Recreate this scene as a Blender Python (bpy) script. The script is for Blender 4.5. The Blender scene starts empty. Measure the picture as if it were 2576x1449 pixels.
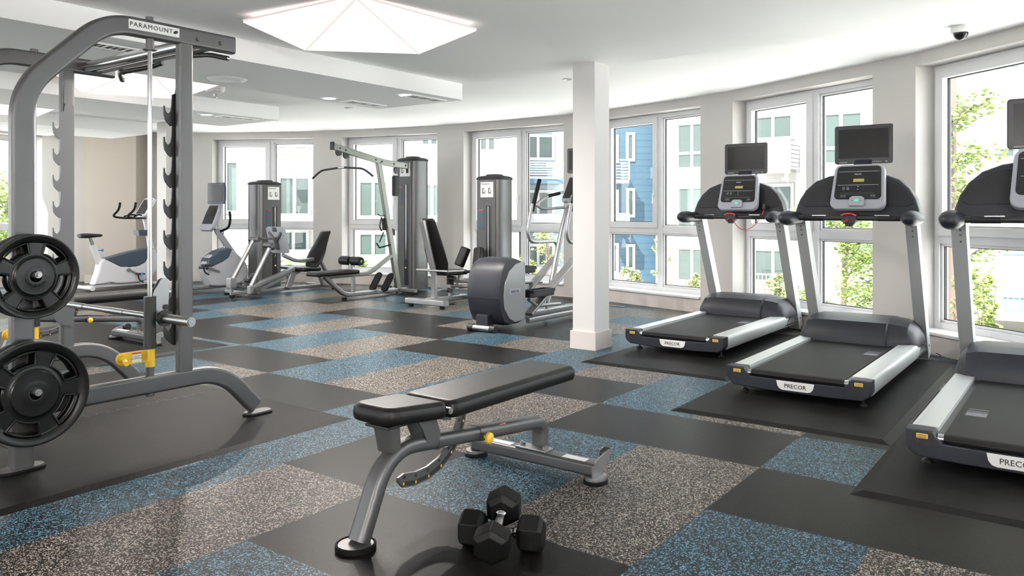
import bpy, bmesh, math, random
from mathutils import Vector, Matrix
R = math.radians
sc = bpy.context.scene
COL = sc.collection

# ------------------------------------------------------------------ camera, world, sun, exposure
CAM_H, FPX, HOR = 1.18, 1985.0, 535.0            # eye height (m), focal length in px of 2576, horizon row
cam_d = bpy.data.cameras.new('camera')
cam_d.sensor_width = 36.0
cam_d.lens = 36.0 * FPX / 2576.0
cam_d.shift_y = -(724.5 - HOR) / 2576.0
cam_d.clip_end = 300
cam = bpy.data.objects.new('camera', cam_d)
cam.location = (0, 0, CAM_H)
cam.rotation_euler = (R(90), 0, 0)
COL.objects.link(cam)
sc.camera = cam

world = bpy.data.worlds.new('world')
sc.world = world
world.use_nodes = True
bg = world.node_tree.nodes['Background']
bg.inputs[0].default_value = (0.90, 0.95, 1.0, 1)
bg.inputs[1].default_value = 2.7

sun_d = bpy.data.lights.new('sun', 'SUN')
sun_d.energy = 10.0
sun_d.angle = R(0.6)
sun_d.color = (1.0, 0.96, 0.9)
sun = bpy.data.objects.new('sun', sun_d)
sun.rotation_euler = Vector((0.42, 0.62, -0.95)).to_track_quat('-Z', 'Y').to_euler()
sun.location = (-20, -20, 30)
COL.objects.link(sun)

sc.view_settings.view_transform = 'Standard'
sc.view_settings.look = 'None'
sc.view_settings.gamma = 1.0
sc.view_settings.use_curve_mapping = False
sc.view_settings.exposure = 1.3
sc.cycles.use_denoising = True
sc.cycles.max_bounces = 10
sc.cycles.diffuse_bounces = 5
sc.cycles.transparent_max_bounces = 16
sc.cycles.sample_clamp_indirect = 6.0
sc.cycles.caustics_reflective = False
sc.cycles.caustics_refractive = False


def area_lamp(loc, size, power, color=(1, 0.93, 0.86), rot=(0, 0, 0)):
    d = bpy.data.lights.new('lamp_light', 'AREA')
    d.shape = 'DISK'
    d.size = size
    d.energy = power
    d.color = color
    o = bpy.data.objects.new('lamp_light', d)
    o.location = loc
    o.rotation_euler = rot
    COL.objects.link(o)
    return o


# ------------------------------------------------------------------ geometry of the place
TH = -0.6334                                       # the floor grid (and most machines) are turned by this
UX, UY = math.cos(TH), math.sin(TH)                # grid "u": right and towards the camera
VX, VY = -UY, UX                                   # grid "v": right and away


def floor_pt(px, py, z=0.0):
    """point of height z seen at pixel px, py"""
    Y = FPX * (CAM_H - z) / (py - HOR)
    return Vector(((px - 1288) / FPX * Y, Y, z))


# ------------------------------------------------------------------ mesh helpers
def BM():
    return bmesh.new()


def rrect(w, h, r=0.0, n=3):
    """rounded rectangle polygon"""
    r = min(r, w / 2 - 1e-5, h / 2 - 1e-5)
    if r <= 1e-5:
        return [(-w / 2, -h / 2), (w / 2, -h / 2), (w / 2, h / 2), (-w / 2, h / 2)]
    out = []
    for cx, cy, a0 in ((w / 2 - r, -h / 2 + r, -90), (w / 2 - r, h / 2 - r, 0), (-w / 2 + r, h / 2 - r, 90), (-w / 2 + r, -h / 2 + r, 180)):
        for k in range(n + 1):
            a = R(a0 + 90 * k / n)
            out.append((cx + r * math.cos(a), cy + r * math.sin(a)))
    return out


def circ(r, n=16):
    return [(r * math.cos(2 * math.pi * k / n), r * math.sin(2 * math.pi * k / n)) for k in range(n)]


def ell(a, b, n=16):
    return [(a * math.cos(2 * math.pi * k / n), b * math.sin(2 * math.pi * k / n)) for k in range(n)]


def rings(bm, rs, cap=True, closed=False):
    """skin a list of rings (lists of points with equal length)"""
    vs = [[bm.verts.new(p) for p in r] for r in rs]
    n = len(vs[0])
    m = len(vs)
    for i in range(m if closed else m - 1):
        a, b = vs[i], vs[(i + 1) % m]
        for k in range(n):
            bm.faces.new((a[k], a[(k + 1) % n], b[(k + 1) % n], b[k]))
    if cap and not closed:
        bm.faces.new(list(reversed(vs[0])))
        bm.faces.new(vs[-1])
    return vs


def sweep(bm, pts, sec, up=(0, 0, 1), cap=True, scales=None, closed=False):
    """sweep section sec (a along side, b along up-ish) over the path"""
    pts = [Vector(p) for p in pts]
    up = Vector(up).normalized()
    rs = []
    n = len(pts)
    for i, p in enumerate(pts):
        if closed:
            t = pts[(i + 1) % n] - pts[i - 1]
        elif i == 0:
            t = pts[1] - pts[0]
        elif i == n - 1:
            t = pts[-1] - pts[-2]
        else:
            t = (pts[i + 1] - pts[i]).normalized() + (pts[i] - pts[i - 1]).normalized()
        t.normalize()
        side = t.cross(up)
        if side.length < 1e-4:
            side = t.cross(Vector((1, 0, 0)) if abs(t.x) < .9 else Vector((0, 1, 0)))
        side.normalize()
        u2 = side.cross(t).normalized()
        s = scales[i] if scales else 1.0
        rs.append([p + side * a * s + u2 * b * s for a, b in sec])
    rings(bm, rs, cap, closed)


def fillet(pts, rad, n=6):
    """round the corners of a polyline"""
    pts = [Vector(p) for p in pts]
    out = [pts[0]]
    for i in range(1, len(pts) - 1):
        r = rad[i - 1] if isinstance(rad, (list, tuple)) else rad
        a, b, c = pts[i - 1], pts[i], pts[i + 1]
        d1, d2 = (a - b), (c - b)
        l = min(r, d1.length * .49, d2.length * .49)
        p0, p1 = b + d1.normalized() * l, b + d2.normalized() * l
        for k in range(n + 1):
            t = k / n
            out.append(p0 * (1 - t) ** 2 + b * 2 * t * (1 - t) + p1 * t * t)
    out.append(pts[-1])
    return out


def tube(bm, pts, r, rad=0.0, n=12, cap=True):
    if rad:
        pts = fillet(pts, rad)
    pts = [Vector(p) for p in pts]
    # choose an up vector that is not parallel to the path
    d = (pts[-1] - pts[0]).normalized()
    nrm = Vector((0, 0, 0))
    for i in range(1, len(pts) - 1):
        nrm += (pts[i] - pts[i - 1]).cross(pts[i + 1] - pts[i])
    if nrm.length < 1e-7:
        nrm = d.cross(Vector((0, 0, 1)))
        if nrm.length < 1e-3:
            nrm = Vector((1, 0, 0))
    sweep(bm, pts, circ(r, n), nrm, cap)


def cyl(bm, p0, p1, r, n=16, r2=None):
    p0, p1 = Vector(p0), Vector(p1)
    sc_ = [1, (r2 / r) if r2 is not None else 1]
    d = (p1 - p0).normalized()
    up = Vector((0, 0, 1)) if abs(d.z) < .9 else Vector((1, 0, 0))
    sweep(bm, [p0, p1], circ(r, n), up, True, sc_)


def box(bm, c, s, rz=0.0, bev=0.0, seg=2, M=None):
    t = bmesh.new()
    bmesh.ops.create_cube(t, size=1)
    bmesh.ops.scale(t, vec=s, verts=t.verts)
    if bev:
        bmesh.ops.bevel(t, geom=t.edges[:], offset=min(bev, min(s) * .49), segments=seg, affect='EDGES', profile=.5)
    m = Matrix.Translation(c) @ Matrix.Rotation(rz, 4, 'Z')
    if M is not None:
        m = M @ m
    merge(bm, t, m)


def merge(bm, t, M=None):
    me = bpy.data.meshes.new('tmp')
    t.to_mesh(me)
    t.free()
    if M is not None:
        me.transform(M)
    bm.from_mesh(me)
    bpy.data.meshes.remove(me)


def bx(bm, x0, x1, y0, y1, z0, z1, bev=0.0, seg=2, M=None):
    box(bm, ((x0 + x1) / 2, (y0 + y1) / 2, (z0 + z1) / 2), (abs(x1 - x0), abs(y1 - y0), abs(z1 - z0)), 0, bev, seg, M)


def prism(bm, poly, a0, a1, axis='y', bev=0.0, M=None, seg=2):
    """poly of 2D points extruded along axis; x: (y,z)  y: (x,z)  z: (x,y)"""
    t = bmesh.new()

    def P(p, a):
        return {'x': (a, p[0], p[1]), 'y': (p[0], a, p[1]), 'z': (p[0], p[1], a)}[axis]
    v0 = [t.verts.new(P(p, a0)) for p in poly]
    v1 = [t.verts.new(P(p, a1)) for p in poly]
    n = len(poly)
    f0 = t.faces.new(v0)
    f1 = t.faces.new(v1)
    for k in range(n):
        t.faces.new((v0[k], v0[(k + 1) % n], v1[(k + 1) % n], v1[k]))
    bmesh.ops.recalc_face_normals(t, faces=t.faces)
    if bev:
        e = list(set(f0.edges[:] + f1.edges[:]))
        bmesh.ops.bevel(t, geom=e, offset=bev, segments=seg, affect='EDGES', profile=.5)
    merge(bm, t, M)


def lathe(bm, prof, c=(0, 0, 0), axis='z', n=24, cap=True):
    """prof: list of (r, h)"""
    c = Vector(c)
    rs = []
    for r, h in prof:
        ring = []
        for k in range(n):
            a = 2 * math.pi * k / n
            x, y = r * math.cos(a), r * math.sin(a)
            ring.append(c + Vector({'z': (x, y, h), 'x': (h, x, y), 'y': (x, h, y)}[axis]))
        rs.append(ring)
    rings(bm, rs, cap)


def sphere(bm, c, r, n=12):
    t = bmesh.new()
    bmesh.ops.create_uvsphere(t, u_segments=n * 2, v_segments=n, radius=1)
    rr = r if isinstance(r, (tuple, list)) else (r, r, r)
    bmesh.ops.scale(t, vec=rr, verts=t.verts)
    merge(bm, t, Matrix.Translation(c))


def frame_ring(bm, outer, inner, a0, a1, axis='y', M=None):
    """flat ring between two polygons with the same point count, extruded"""
    t = bmesh.new()

    def P(p, a):
        return {'x': (a, p[0], p[1]), 'y': (p[0], a, p[1]), 'z': (p[0], p[1], a)}[axis]
    A = [[t.verts.new(P(p, a)) for p in poly] for poly, a in ((outer, a0), (outer, a1), (inner, a1), (inner, a0))]
    n = len(outer)
    for i in range(4):
        a, b = A[i], A[(i + 1) % 4]
        for k in range(n):
            t.faces.new((a[k], a[(k + 1) % n], b[(k + 1) % n], b[k]))
    bmesh.ops.recalc_face_normals(t, faces=t.faces)
    merge(bm, t, M)


def mk(name, bm, m, parent=None, smooth=35, loc=None, rz=None):
    bmesh.ops.recalc_face_normals(bm, faces=bm.faces)
    me = bpy.data.meshes.new(name)
    bm.to_mesh(me)
    bm.free()
    if isinstance(m, (list, tuple)):
        for q in m:
            me.materials.append(q)
    else:
        me.materials.append(m)
    if smooth:
        me.shade_smooth()
        me.set_sharp_from_angle(angle=R(smooth))
    o = bpy.data.objects.new(name, me)
    COL.objects.link(o)
    if smooth:
        wn = o.modifiers.new('normals', 'WEIGHTED_NORMAL')
        wn.keep_sharp = True
    if parent is not None:
        o.parent = parent
    if loc is not None:
        o.location = loc
    if rz is not None:
        o.rotation_euler = (0, 0, rz)
    return o


def tag(o, label, cat, group=None):
    o['label'] = label
    o['category'] = cat
    if group:
        o['group'] = group
    return o


def thing(name, label, cat, loc=(0, 0, 0), rz=0.0, group=None):
    o = bpy.data.objects.new(name, None)
    o.empty_display_size = .1
    COL.objects.link(o)
    o.location = loc
    o.rotation_euler = (0, 0, rz)
    return tag(o, label, cat, group)


def struct(o):
    o['kind'] = 'structure'
    return o


def kids(o):
    return [c for c in COL.objects if c.parent == o]


def copy_tree(o, loc=None, rz=None, label=None, parent=None):
    c = o.copy()
    COL.objects.link(c)
    if parent is not None:
        c.parent = parent
    if loc is not None:
        c.location = loc
    if rz is not None:
        c.rotation_euler = (0, 0, rz)
    if label:
        c['label'] = label
    for k in kids(o):
        copy_tree(k, parent=c)
    return c


def text(name, s, size, m, M, parent=None, ext=0.001, align='CENTER', spacing=1.0, bold=0.0):
    cu = bpy.data.curves.new('txt', 'FONT')
    cu.body = s
    cu.size = size
    cu.align_x = align
    cu.align_y = 'CENTER'
    cu.extrude = ext
    cu.space_character = spacing
    cu.resolution_u = 2
    cu.offset = bold
    o = bpy.data.objects.new('txt', cu)
    COL.objects.link(o)
    bpy.context.view_layer.update()
    me = bpy.data.meshes.new_from_object(o.evaluated_get(bpy.context.evaluated_depsgraph_get()))
    bpy.data.objects.remove(o)
    bpy.data.curves.remove(cu)
    me.transform(M)
    me.materials.clear()
    me.materials.append(m)
    me.name = name
    q = bpy.data.objects.new(name, me)
    COL.objects.link(q)
    if parent is not None:
        q.parent = parent
    return q


def facing(loc, xdir, ydir):
    """matrix: text x axis along xdir, text y axis along ydir, at loc"""
    x = Vector(xdir).normalized()
    y = Vector(ydir).normalized()
    z = x.cross(y)
    M = Matrix((x, y, z)).transposed().to_4x4()
    M.translation = Vector(loc)
    return M


# ------------------------------------------------------------------ materials
def mat(name, col, rough=.5, metal=0.0, bump=0.0, bscale=200.0, emis=None, es=0.0, var=0.0, spec=.5, coat=0.0):
    m = bpy.data.materials.new(name)
    m.use_nodes = True
    nt = m.node_tree
    b = nt.nodes['Principled BSDF']
    b.inputs['Base Color'].default_value = (*col, 1)
    b.inputs['Roughness'].default_value = rough
    b.inputs['Metallic'].default_value = metal
    b.inputs['Specular IOR Level'].default_value = spec
    if coat:
        b.inputs['Coat Weight'].default_value = coat
    if emis:
        b.inputs['Emission Color'].default_value = (*emis, 1)
        b.inputs['Emission Strength'].default_value = es
    tc = nt.nodes.new('ShaderNodeTexCoord')
    nz = nt.nodes.new('ShaderNodeTexNoise')
    nz.inputs['Scale'].default_value = bscale
    nz.inputs['Detail'].default_value = 3
    nt.links.new(tc.outputs['Object'], nz.inputs['Vector'])
    if bump:
        bp = nt.nodes.new('ShaderNodeBump')
        bp.inputs['Strength'].default_value = bump
        bp.inputs['Distance'].default_value = .002
        nt.links.new(nz.outputs['Fac'], bp.inputs['Height'])
        nt.links.new(bp.outputs['Normal'], b.inputs['Normal'])
    rp = nt.nodes.new('ShaderNodeMapRange')
    rp.inputs['To Min'].default_value = max(0, rough - .06)
    rp.inputs['To Max'].default_value = min(1, rough + .06)
    nt.links.new(nz.outputs['Fac'], rp.inputs['Value'])
    nt.links.new(rp.outputs['Result'], b.inputs['Roughness'])
    if var:
        n2 = nt.nodes.new('ShaderNodeTexNoise')
        n2.inputs['Scale'].default_value = 2.5
        n2.inputs['Detail'].default_value = 5
        nt.links.new(tc.outputs['Object'], n2.inputs['Vector'])
        mx = nt.nodes.new('ShaderNodeMixRGB')
        mx.inputs[1].default_value = (*[c * (1 - var) for c in col], 1)
        mx.inputs[2].default_value = (*[min(1, c * (1 + var)) for c in col], 1)
        nt.links.new(n2.outputs['Fac'], mx.inputs[0])
        nt.links.new(mx.outputs[0], b.inputs['Base Color'])
    return m


def rubber(name, base, speck=None, amount=.3, scale=150.0, rough=.35):
    """rubber sheet with coloured granules"""
    m = mat(name, base, rough, bump=.2, bscale=350, spec=.075)
    nt = m.node_tree
    b = nt.nodes['Principled BSDF']
    tc = nt.nodes.new('ShaderNodeTexCoord')
    wear = nt.nodes.new('ShaderNodeTexNoise')
    wear.inputs['Scale'].default_value = 1.7
    wear.inputs['Detail'].default_value = 8
    wear.inputs['Roughness'].default_value = .65
    nt.links.new(tc.outputs['Object'], wear.inputs['Vector'])
    mx = nt.nodes.new('ShaderNodeMixRGB')
    mx.inputs[1].default_value = (*[c * .75 for c in base], 1)
    mx.inputs[2].default_value = (*[c * 1.3 for c in base], 1)
    nt.links.new(wear.outputs['Fac'], mx.inputs[0])
    out = mx.outputs[0]
    if speck:
        vo = nt.nodes.new('ShaderNodeTexVoronoi')
        vo.inputs['Scale'].default_value = scale
        dist = nt.nodes.new('ShaderNodeTexNoise')
        dist.inputs['Scale'].default_value = scale * .8
        nt.links.new(tc.outputs['Object'], dist.inputs['Vector'])
        ad = nt.nodes.new('ShaderNodeMixRGB')
        ad.blend_type = 'ADD'
        ad.inputs[0].default_value = .012
        nt.links.new(tc.outputs['Object'], ad.inputs[1])
        nt.links.new(dist.outputs['Color'], ad.inputs[2])
        nt.links.new(ad.outputs[0], vo.inputs['Vector'])
        sep = nt.nodes.new('ShaderNodeSeparateColor')
        nt.links.new(vo.outputs['Color'], sep.inputs[0])
        lt = nt.nodes.new('ShaderNodeMath')
        lt.operation = 'LESS_THAN'
        lt.inputs[1].default_value = amount
        nt.links.new(sep.outputs[0], lt.inputs[0])
        m2 = nt.nodes.new('ShaderNodeMixRGB')
        m2.inputs[2].default_value = (*speck, 1)
        nt.links.new(lt.outputs[0], m2.inputs[0])
        nt.links.new(out, m2.inputs[1])
        out = m2.outputs[0]
    nt.links.new(out, b.inputs['Base Color'])
    return m


def glass_mat(name, tint, refl):
    m = bpy.data.materials.new(name)
    m.use_nodes = True
    nt = m.node_tree
    nt.nodes.clear()
    o = nt.nodes.new('ShaderNodeOutputMaterial')
    mx = nt.nodes.new('ShaderNodeMixShader')
    tr = nt.nodes.new('ShaderNodeBsdfTransparent')
    tr.inputs[0].default_value = (*tint, 1)
    gl = nt.nodes.new('ShaderNodeBsdfGlossy')
    gl.inputs['Roughness'].default_value = .01
    lw = nt.nodes.new('ShaderNodeLayerWeight')
    lw.inputs[0].default_value = .5
    pw = nt.nodes.new('ShaderNodeMath')
    pw.operation = 'POWER'
    pw.inputs[1].default_value = 4.0
    ma = nt.nodes.new('ShaderNodeMath')
    ma.operation = 'MULTIPLY_ADD'
    ma.inputs[1].default_value = .6
    ma.inputs[2].default_value = refl
    nt.links.new(lw.outputs['Facing'], pw.inputs[0])
    nt.links.new(pw.outputs[0], ma.inputs[0])
    nt.links.new(ma.outputs[0], mx.inputs[0])
    nt.links.new(tr.outputs[0], mx.inputs[1])
    nt.links.new(gl.outputs[0], mx.inputs[2])
    nt.links.new(mx.outputs[0], o.inputs[0])
    return m


def siding(name, col, lap=.2, dark=.8):
    """horizontal lap siding: grooves at every lap"""
    m = mat(name, col, .6)
    nt = m.node_tree
    b = nt.nodes['Principled BSDF']
    g = nt.nodes.new('ShaderNodeNewGeometry')
    s = nt.nodes.new('ShaderNodeSeparateXYZ')
    nt.links.new(g.outputs['Position'], s.inputs[0])
    d = nt.nodes.new('ShaderNodeMath')
    d.operation = 'DIVIDE'
    d.inputs[1].default_value = lap
    fr = nt.nodes.new('ShaderNodeMath')
    fr.operation = 'FRACT'
    nt.links.new(s.outputs[2], d.inputs[0])
    nt.links.new(d.outputs[0], fr.inputs[0])
    gt = nt.nodes.new('ShaderNodeMath')
    gt.operation = 'GREATER_THAN'
    gt.inputs[1].default_value = .88
    nt.links.new(fr.outputs[0], gt.inputs[0])
    mx = nt.nodes.new('ShaderNodeMixRGB')
    mx.inputs[1].default_value = (*col, 1)
    mx.inputs[2].default_value = (*[c * dark for c in col], 1)
    nt.links.new(gt.outputs[0], mx.inputs[0])
    nt.links.new(mx.outputs[0], b.inputs['Base Color'])
    return m


M = {}
M['wall'] = mat('wall_paint', (.56, .54, .52), .85, bump=.1, bscale=400)
M['beige'] = mat('beige_paint', (.46, .41, .36), .85, bump=.1, bscale=400)
M['column'] = mat('column_paint', (.60, .59, .585), .8, bump=.05, bscale=400)
M['ceiling'] = mat('ceiling_paint', (.93, .93, .93), .9, bump=.05, bscale=300)
M['base'] = mat('baseboard_paint', (.60, .55, .52), .6)
M['pvc'] = mat('white_window_plastic', (.72, .72, .735), .3)
M['gasket'] = mat('black_gasket', (.02, .02, .02), .6)
M['glass'] = glass_mat('window_glass', (.97, .985, .975), .03)
M['black_tile'] = rubber('black_rubber', (.0065, .0062, .0057), (.013, .0125, .012), .2, 200)
M['grey_tile'] = rubber('grey_fleck_rubber', (.018, .0165, .015), (.42, .375, .33), .22, 255)
M['blue_tile'] = rubber('blue_fleck_rubber', (.014, .0155, .018), (.13, .30, .42), .20, 255)
M['mat'] = rubber('mat_rubber', (.008, .0077, .008), (.014, .0135, .0135), .2, 200, rough=.5)
M['grey_metal'] = mat('grey_metal_paint', (.115, .114, .116), .38, .6, bump=.12, bscale=900)
M['silver_metal'] = mat('silver_metal_paint', (.31, .31, .315), .34, .75, bump=.05, bscale=900)
M['chrome'] = mat('chrome', (.55, .55, .56), .14, 1.0)
M['steel'] = mat('brushed_steel', (.34, .335, .33), .35, 1.0)
M['rail'] = mat('brushed_aluminium', (.58, .60, .60), .42, .55)
M['slate'] = mat('slate_plastic', (.017, .0185, .026), .42, bump=.15, bscale=900, spec=.35)
M['slate_dark'] = mat('dark_slate_plastic', (.011, .0115, .015), .5, bump=.2, bscale=900, spec=.35)
M['light_plastic'] = mat('light_grey_plastic', (.30, .31, .35), .35)
M['panel'] = mat('glossy_black_panel', (.012, .012, .014), .12)
M['screen'] = mat('dark_screen', (.010, .0095, .009), .25, spec=.25)
M['bezel'] = mat('screen_bezel', (.016, .016, .020), .35)
M['black'] = mat('black_plastic', (.015, .015, .015), .4)
M['rubber'] = mat('black_rubber_part', (.004, .004, .004), .5, bump=.1, spec=.18)
M['belt'] = mat('belt_rubber', (.007, .007, .007), .6, bump=.3, bscale=700, spec=.25)
M['vinyl'] = mat('black_vinyl', (.006, .0057, .0055), .40, bump=.3, bscale=260, spec=.3)
M['urethane'] = mat('black_urethane', (.005, .005, .0052), .30, spec=.35)
M['white'] = mat('white_label', (.75, .75, .75), .5)
M['ink'] = mat('dark_ink', (.02, .02, .02), .5)
M['yellow'] = mat('yellow_paint', (.80, .50, .03), .35)
M['amber'] = mat('amber_label', (.78, .50, .08), .5)
M['orange'] = mat('orange_label', (.85, .20, .03), .5)
M['red'] = mat('red_plastic', (.55, .02, .02), .4)
M['green'] = mat('green_button', (.02, .45, .25), .4, emis=(.05, .9, .5), es=.25)
M['lcd'] = mat('yellow_display', (.12, .11, .03), .3, emis=(.9, .75, .15), es=.12)
M['blue_plastic'] = mat('blue_plastic', (.02, .32, .60), .4)
M['bike_white'] = mat('pearl_white_plastic', (.62, .62, .66), .35)
M['bike_blue'] = mat('slate_blue_plastic', (.045, .065, .095), .4)
M['tower'] = mat('tower_shell', (.11, .11, .11), .34, .6)
M['tower_face'] = mat('tower_face', (.075, .075, .078), .45)
M['olive_metal'] = mat('greenish_grey_metal', (.22, .23, .205), .38, .5)
M['lampshade'] = mat('lit_lamp_fabric', (.72, .68, .66), .8, emis=(1.0, .91, .87), es=.36)
M['seam'] = mat('lamp_seam', (.5, .42, .42), .8, emis=(.8, .65, .62), es=.2)
M['lit'] = mat('lit_downlight', (.9, .9, .9), .5, emis=(1, .93, .85), es=6)
M['offwhite'] = mat('white_fixture', (.82, .82, .82), .4)
M['vent_dark'] = mat('vent_shade_and_print', (.10, .10, .10), .7)
M['concrete'] = mat('courtyard_concrete', (.80, .78, .75), .9, var=.1)
M['stucco'] = siding('white_siding', (.25, .246, .238), .3, .93)
M['cream'] = siding('cream_siding', (.23, .222, .195), .3, .95)
M['blue_siding'] = siding('blue_siding', (.026, .062, .094), .32, .7)
M['pale_blue'] = siding('pale_blue_siding', (.13, .172, .205), .25, .8)
M['blue_band'] = mat('blue_band', (.014, .043, .07), .6)
M['ext_white'] = mat('exterior_white', (.28, .28, .276), .6)
M['ext_glass'] = mat('exterior_window_glass', (.045, .062, .058), .08, spec=.3)
M['ext_dark'] = mat('exterior_dark_glass', (.10, .13, .14), .1, spec=.8)
M['teal'] = mat('teal_curtain', (.10, .20, .21), .6)
M['leaf'] = mat('leaf_green', (.13, .19, .03), .6, var=.4)
M['leaf2'] = mat('leaf_pale', (.19, .225, .08), .6, var=.3)
M['bark'] = mat('bark', (.12, .085, .07), .9, bump=.5, bscale=40)


# ------------------------------------------------------------------ the room: floor, ceiling, walls
# inner face of the curved outer wall, from the left rear corner round to behind the camera
WALL = [(-8.6, -4.0), (-8.6, -3.6), (-8.6, -1.6), (-8.6, -1.1), (-8.6, .9), (-8.6, 1.4), (-8.6, 3.4), (-8.6, 3.9), (-8.6, 5.9), (-8.6, 6.3), (-8.6, 8.3), (-8.6, 8.6), (-8.55, 9.2), (-8.37, 11.2), (-8.30, 11.5), (-7.92, 13.30), (-7.0, 13.66), (-5.153, 13.56),
        (-3.358, 13.33), (-2.84, 13.17), (-1.181, 12.47), (-.749, 12.19), (.727, 11.10), (1.143, 10.70), (2.22, 9.30),
        (2.488, 8.90), (3.29, 7.20), (3.467, 6.78), (3.95, 4.95), (4.05, 4.50), (4.27, 2.60), (4.30, 2.10), (4.30, .20), (4.30, -4.0)]
OPEN = {1: 10, 3: 11, 5: 12, 7: 13, 9: 14, 12: 9, 14: 0, 17: 1, 19: 2, 21: 3, 23: 4, 25: 5, 27: 6, 29: 7, 31: 8}     # wall segment -> window number; straight left row, right-rear pair unseen, added for daylight
SILL, HEAD, CEIL, MAIN, BEAM = .16, 2.44, 2.55, 2.477, 2.315


def clip_room(bm, pad=0.0):
    for i in range(len(WALL) - 1):
        a, b = Vector((*WALL[i], 0)), Vector((*WALL[i + 1], 0))
        d = (b - a).normalized()
        nrm = Vector((-d.y, d.x, 0))
        g = bm.verts[:] + bm.edges[:] + bm.faces[:]
        bmesh.ops.bisect_plane(bm, geom=g, plane_co=a + nrm * pad, plane_no=nrm, clear_outer=True)


def G(i, j):
    """corner of the rubber tile grid"""
    X0, Y0 = .45749 * CAM_H, 4.14023 * CAM_H
    a, b = i * .51663 * CAM_H, j * .53661 * CAM_H
    return Vector((X0 + math.cos(TH) * a - math.sin(TH) * b, Y0 + math.sin(TH) * a + math.cos(TH) * b, 0))


TILES = {
    10: '.....k.......', 9: 'kbs.bk.sk.bsk', 8: 'sk.bs.kb.sk.b', 7: 'b.sk.bsk.b.ks', 6: 'ks.bk.s.bk.sb', 5: 'bksk.sb.k.sbk',
    4: 'sbsbkksbkskbs', 3: 'skkkskkbskbks', 2: 'sbskkbsbskbsk', 1: 'kbsbskkbsbksk', 0: 'kkkbsbsbkbskb', -1: 'ksbkkbsbskkbs',
    -2: 'sbkbskkbsbskk', -3: 'skbsksbbkbsbs', -4: 'kbskbskbskkbs', -5: 'bskskbsbsbksk'}
fl = BM()
rnd = random.Random(4)
for j in range(-14, 18):
    for i in range(-22, 12):
        row = TILES.get(j)
        c = '.'
        if row and -9 <= i <= 3:
            c = row[i + 9]
        if c == '.':
            c = 'kbskskb'[(i * 3 + j * 5 + (i // 3)) % 7]
        f = fl.faces.new([fl.verts.new(G(i + a, j + b)) for a, b in ((0, 0), (1, 0), (1, 1), (0, 1))])
        f.material_index = 'ksb'.index(c)
bmesh.ops.remove_doubles(fl, verts=fl.verts, dist=1e-5)
clip_room(fl, .24)
g = fl.verts[:] + fl.edges[:] + fl.faces[:]
bmesh.ops.bisect_plane(fl, geom=g, plane_co=(0, -4.1, 0), plane_no=(0, -1, 0), clear_outer=True)
r_ = bmesh.ops.extrude_face_region(fl, geom=fl.faces[:])
bmesh.ops.translate(fl, vec=(0, 0, -.15), verts=[v for v in r_['geom'] if isinstance(v, bmesh.types.BMVert)])
struct(mk('floor', fl, [M['black_tile'], M['grey_tile'], M['blue_tile']], smooth=0))
bmesh_ok = True

# ceiling: a higher strip along the windows, the main ceiling with dropped beams behind the fold line
CP = Vector((-.5, 7.946, 0))                      # where the first beam's end, its face and the fold meet


def cpt(s, t, z):
    return Vector((CP.x + UX * s + VX * t, CP.y + UY * s + VY * t, z))


cl = BM()
vs = [cl.verts.new(p) for p in (cpt(-25, .0, CEIL), cpt(25, .0, CEIL), cpt(25, 25, CEIL), cpt(-25, 25, CEIL))]
cl.faces.new(vs)
clip_room(cl, .24)
r_ = bmesh.ops.extrude_face_region(cl, geom=cl.faces[:])
bmesh.ops.translate(cl, vec=(0, 0, .3), verts=[v for v in r_['geom'] if isinstance(v, bmesh.types.BMVert)])
c2 = BM()
vs = [c2.verts.new(p) for p in (cpt(-25, -25, MAIN), cpt(25, -25, MAIN), cpt(25, 0, MAIN), cpt(-25, 0, MAIN))]
c2.faces.new(vs)
clip_room(c2, .24)
g = c2.verts[:] + c2.edges[:] + c2.faces[:]
bmesh.ops.bisect_plane(c2, geom=g, plane_co=(0, -4.1, 0), plane_no=(0, -1, 0), clear_outer=True)
r_ = bmesh.ops.extrude_face_region(c2, geom=c2.faces[:])
bmesh.ops.translate(c2, vec=(0, 0, .373), verts=[v for v in r_['geom'] if isinstance(v, bmesh.types.BMVert)])
merge(cl, c2)
for s0, s1 in ((-1.17, 0), (-4.09, -2.925), (-7.0, -5.85)):
    c3 = BM()
    vs = [c3.verts.new(p) for p in (cpt(s0, -25, BEAM), cpt(s1, -25, BEAM), cpt(s1, 0, BEAM), cpt(s0, 0, BEAM))]
    c3.faces.new(vs)
    clip_room(c3, .02)
    g = c3.verts[:] + c3.edges[:] + c3.faces[:]
    bmesh.ops.bisect_plane(c3, geom=g, plane_co=(0, -4.1, 0), plane_no=(0, -1, 0), clear_outer=True)
    if c3.faces:
        r_ = bmesh.ops.extrude_face_region(c3, geom=c3.faces[:])
        bmesh.ops.translate(c3, vec=(0, 0, MAIN - BEAM + .01), verts=[v for v in r_['geom'] if isinstance(v, bmesh.types.BMVert)])
    merge(cl, c3)
struct(mk('ceiling', cl, M['ceiling'], smooth=0))

# walls, segment by segment
wl, bb = BM(), BM()


def wall_box(bm, a, b, z0, z1, t0, t1, e0=0.0, e1=0.0):
    """slab along a-b between offsets t0 (room side, negative) and t1 (outside)"""
    a, b = Vector((*a, 0)), Vector((*b, 0))
    d = (b - a).normalized()
    n = Vector((-d.y, d.x, 0))
    a, b = a - d * e0, b + d * e1
    q = [a + n * t0, b + n * t0, b + n * t1, a + n * t1]
    lo = [bm.verts.new((p.x, p.y, z0)) for p in q]
    hi = [bm.verts.new((p.x, p.y, z1)) for p in q]
    bm.faces.new(lo)
    bm.faces.new(hi)
    for k in range(4):
        bm.faces.new((lo[k], lo[(k + 1) % 4], hi[(k + 1) % 4], hi[k]))


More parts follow.
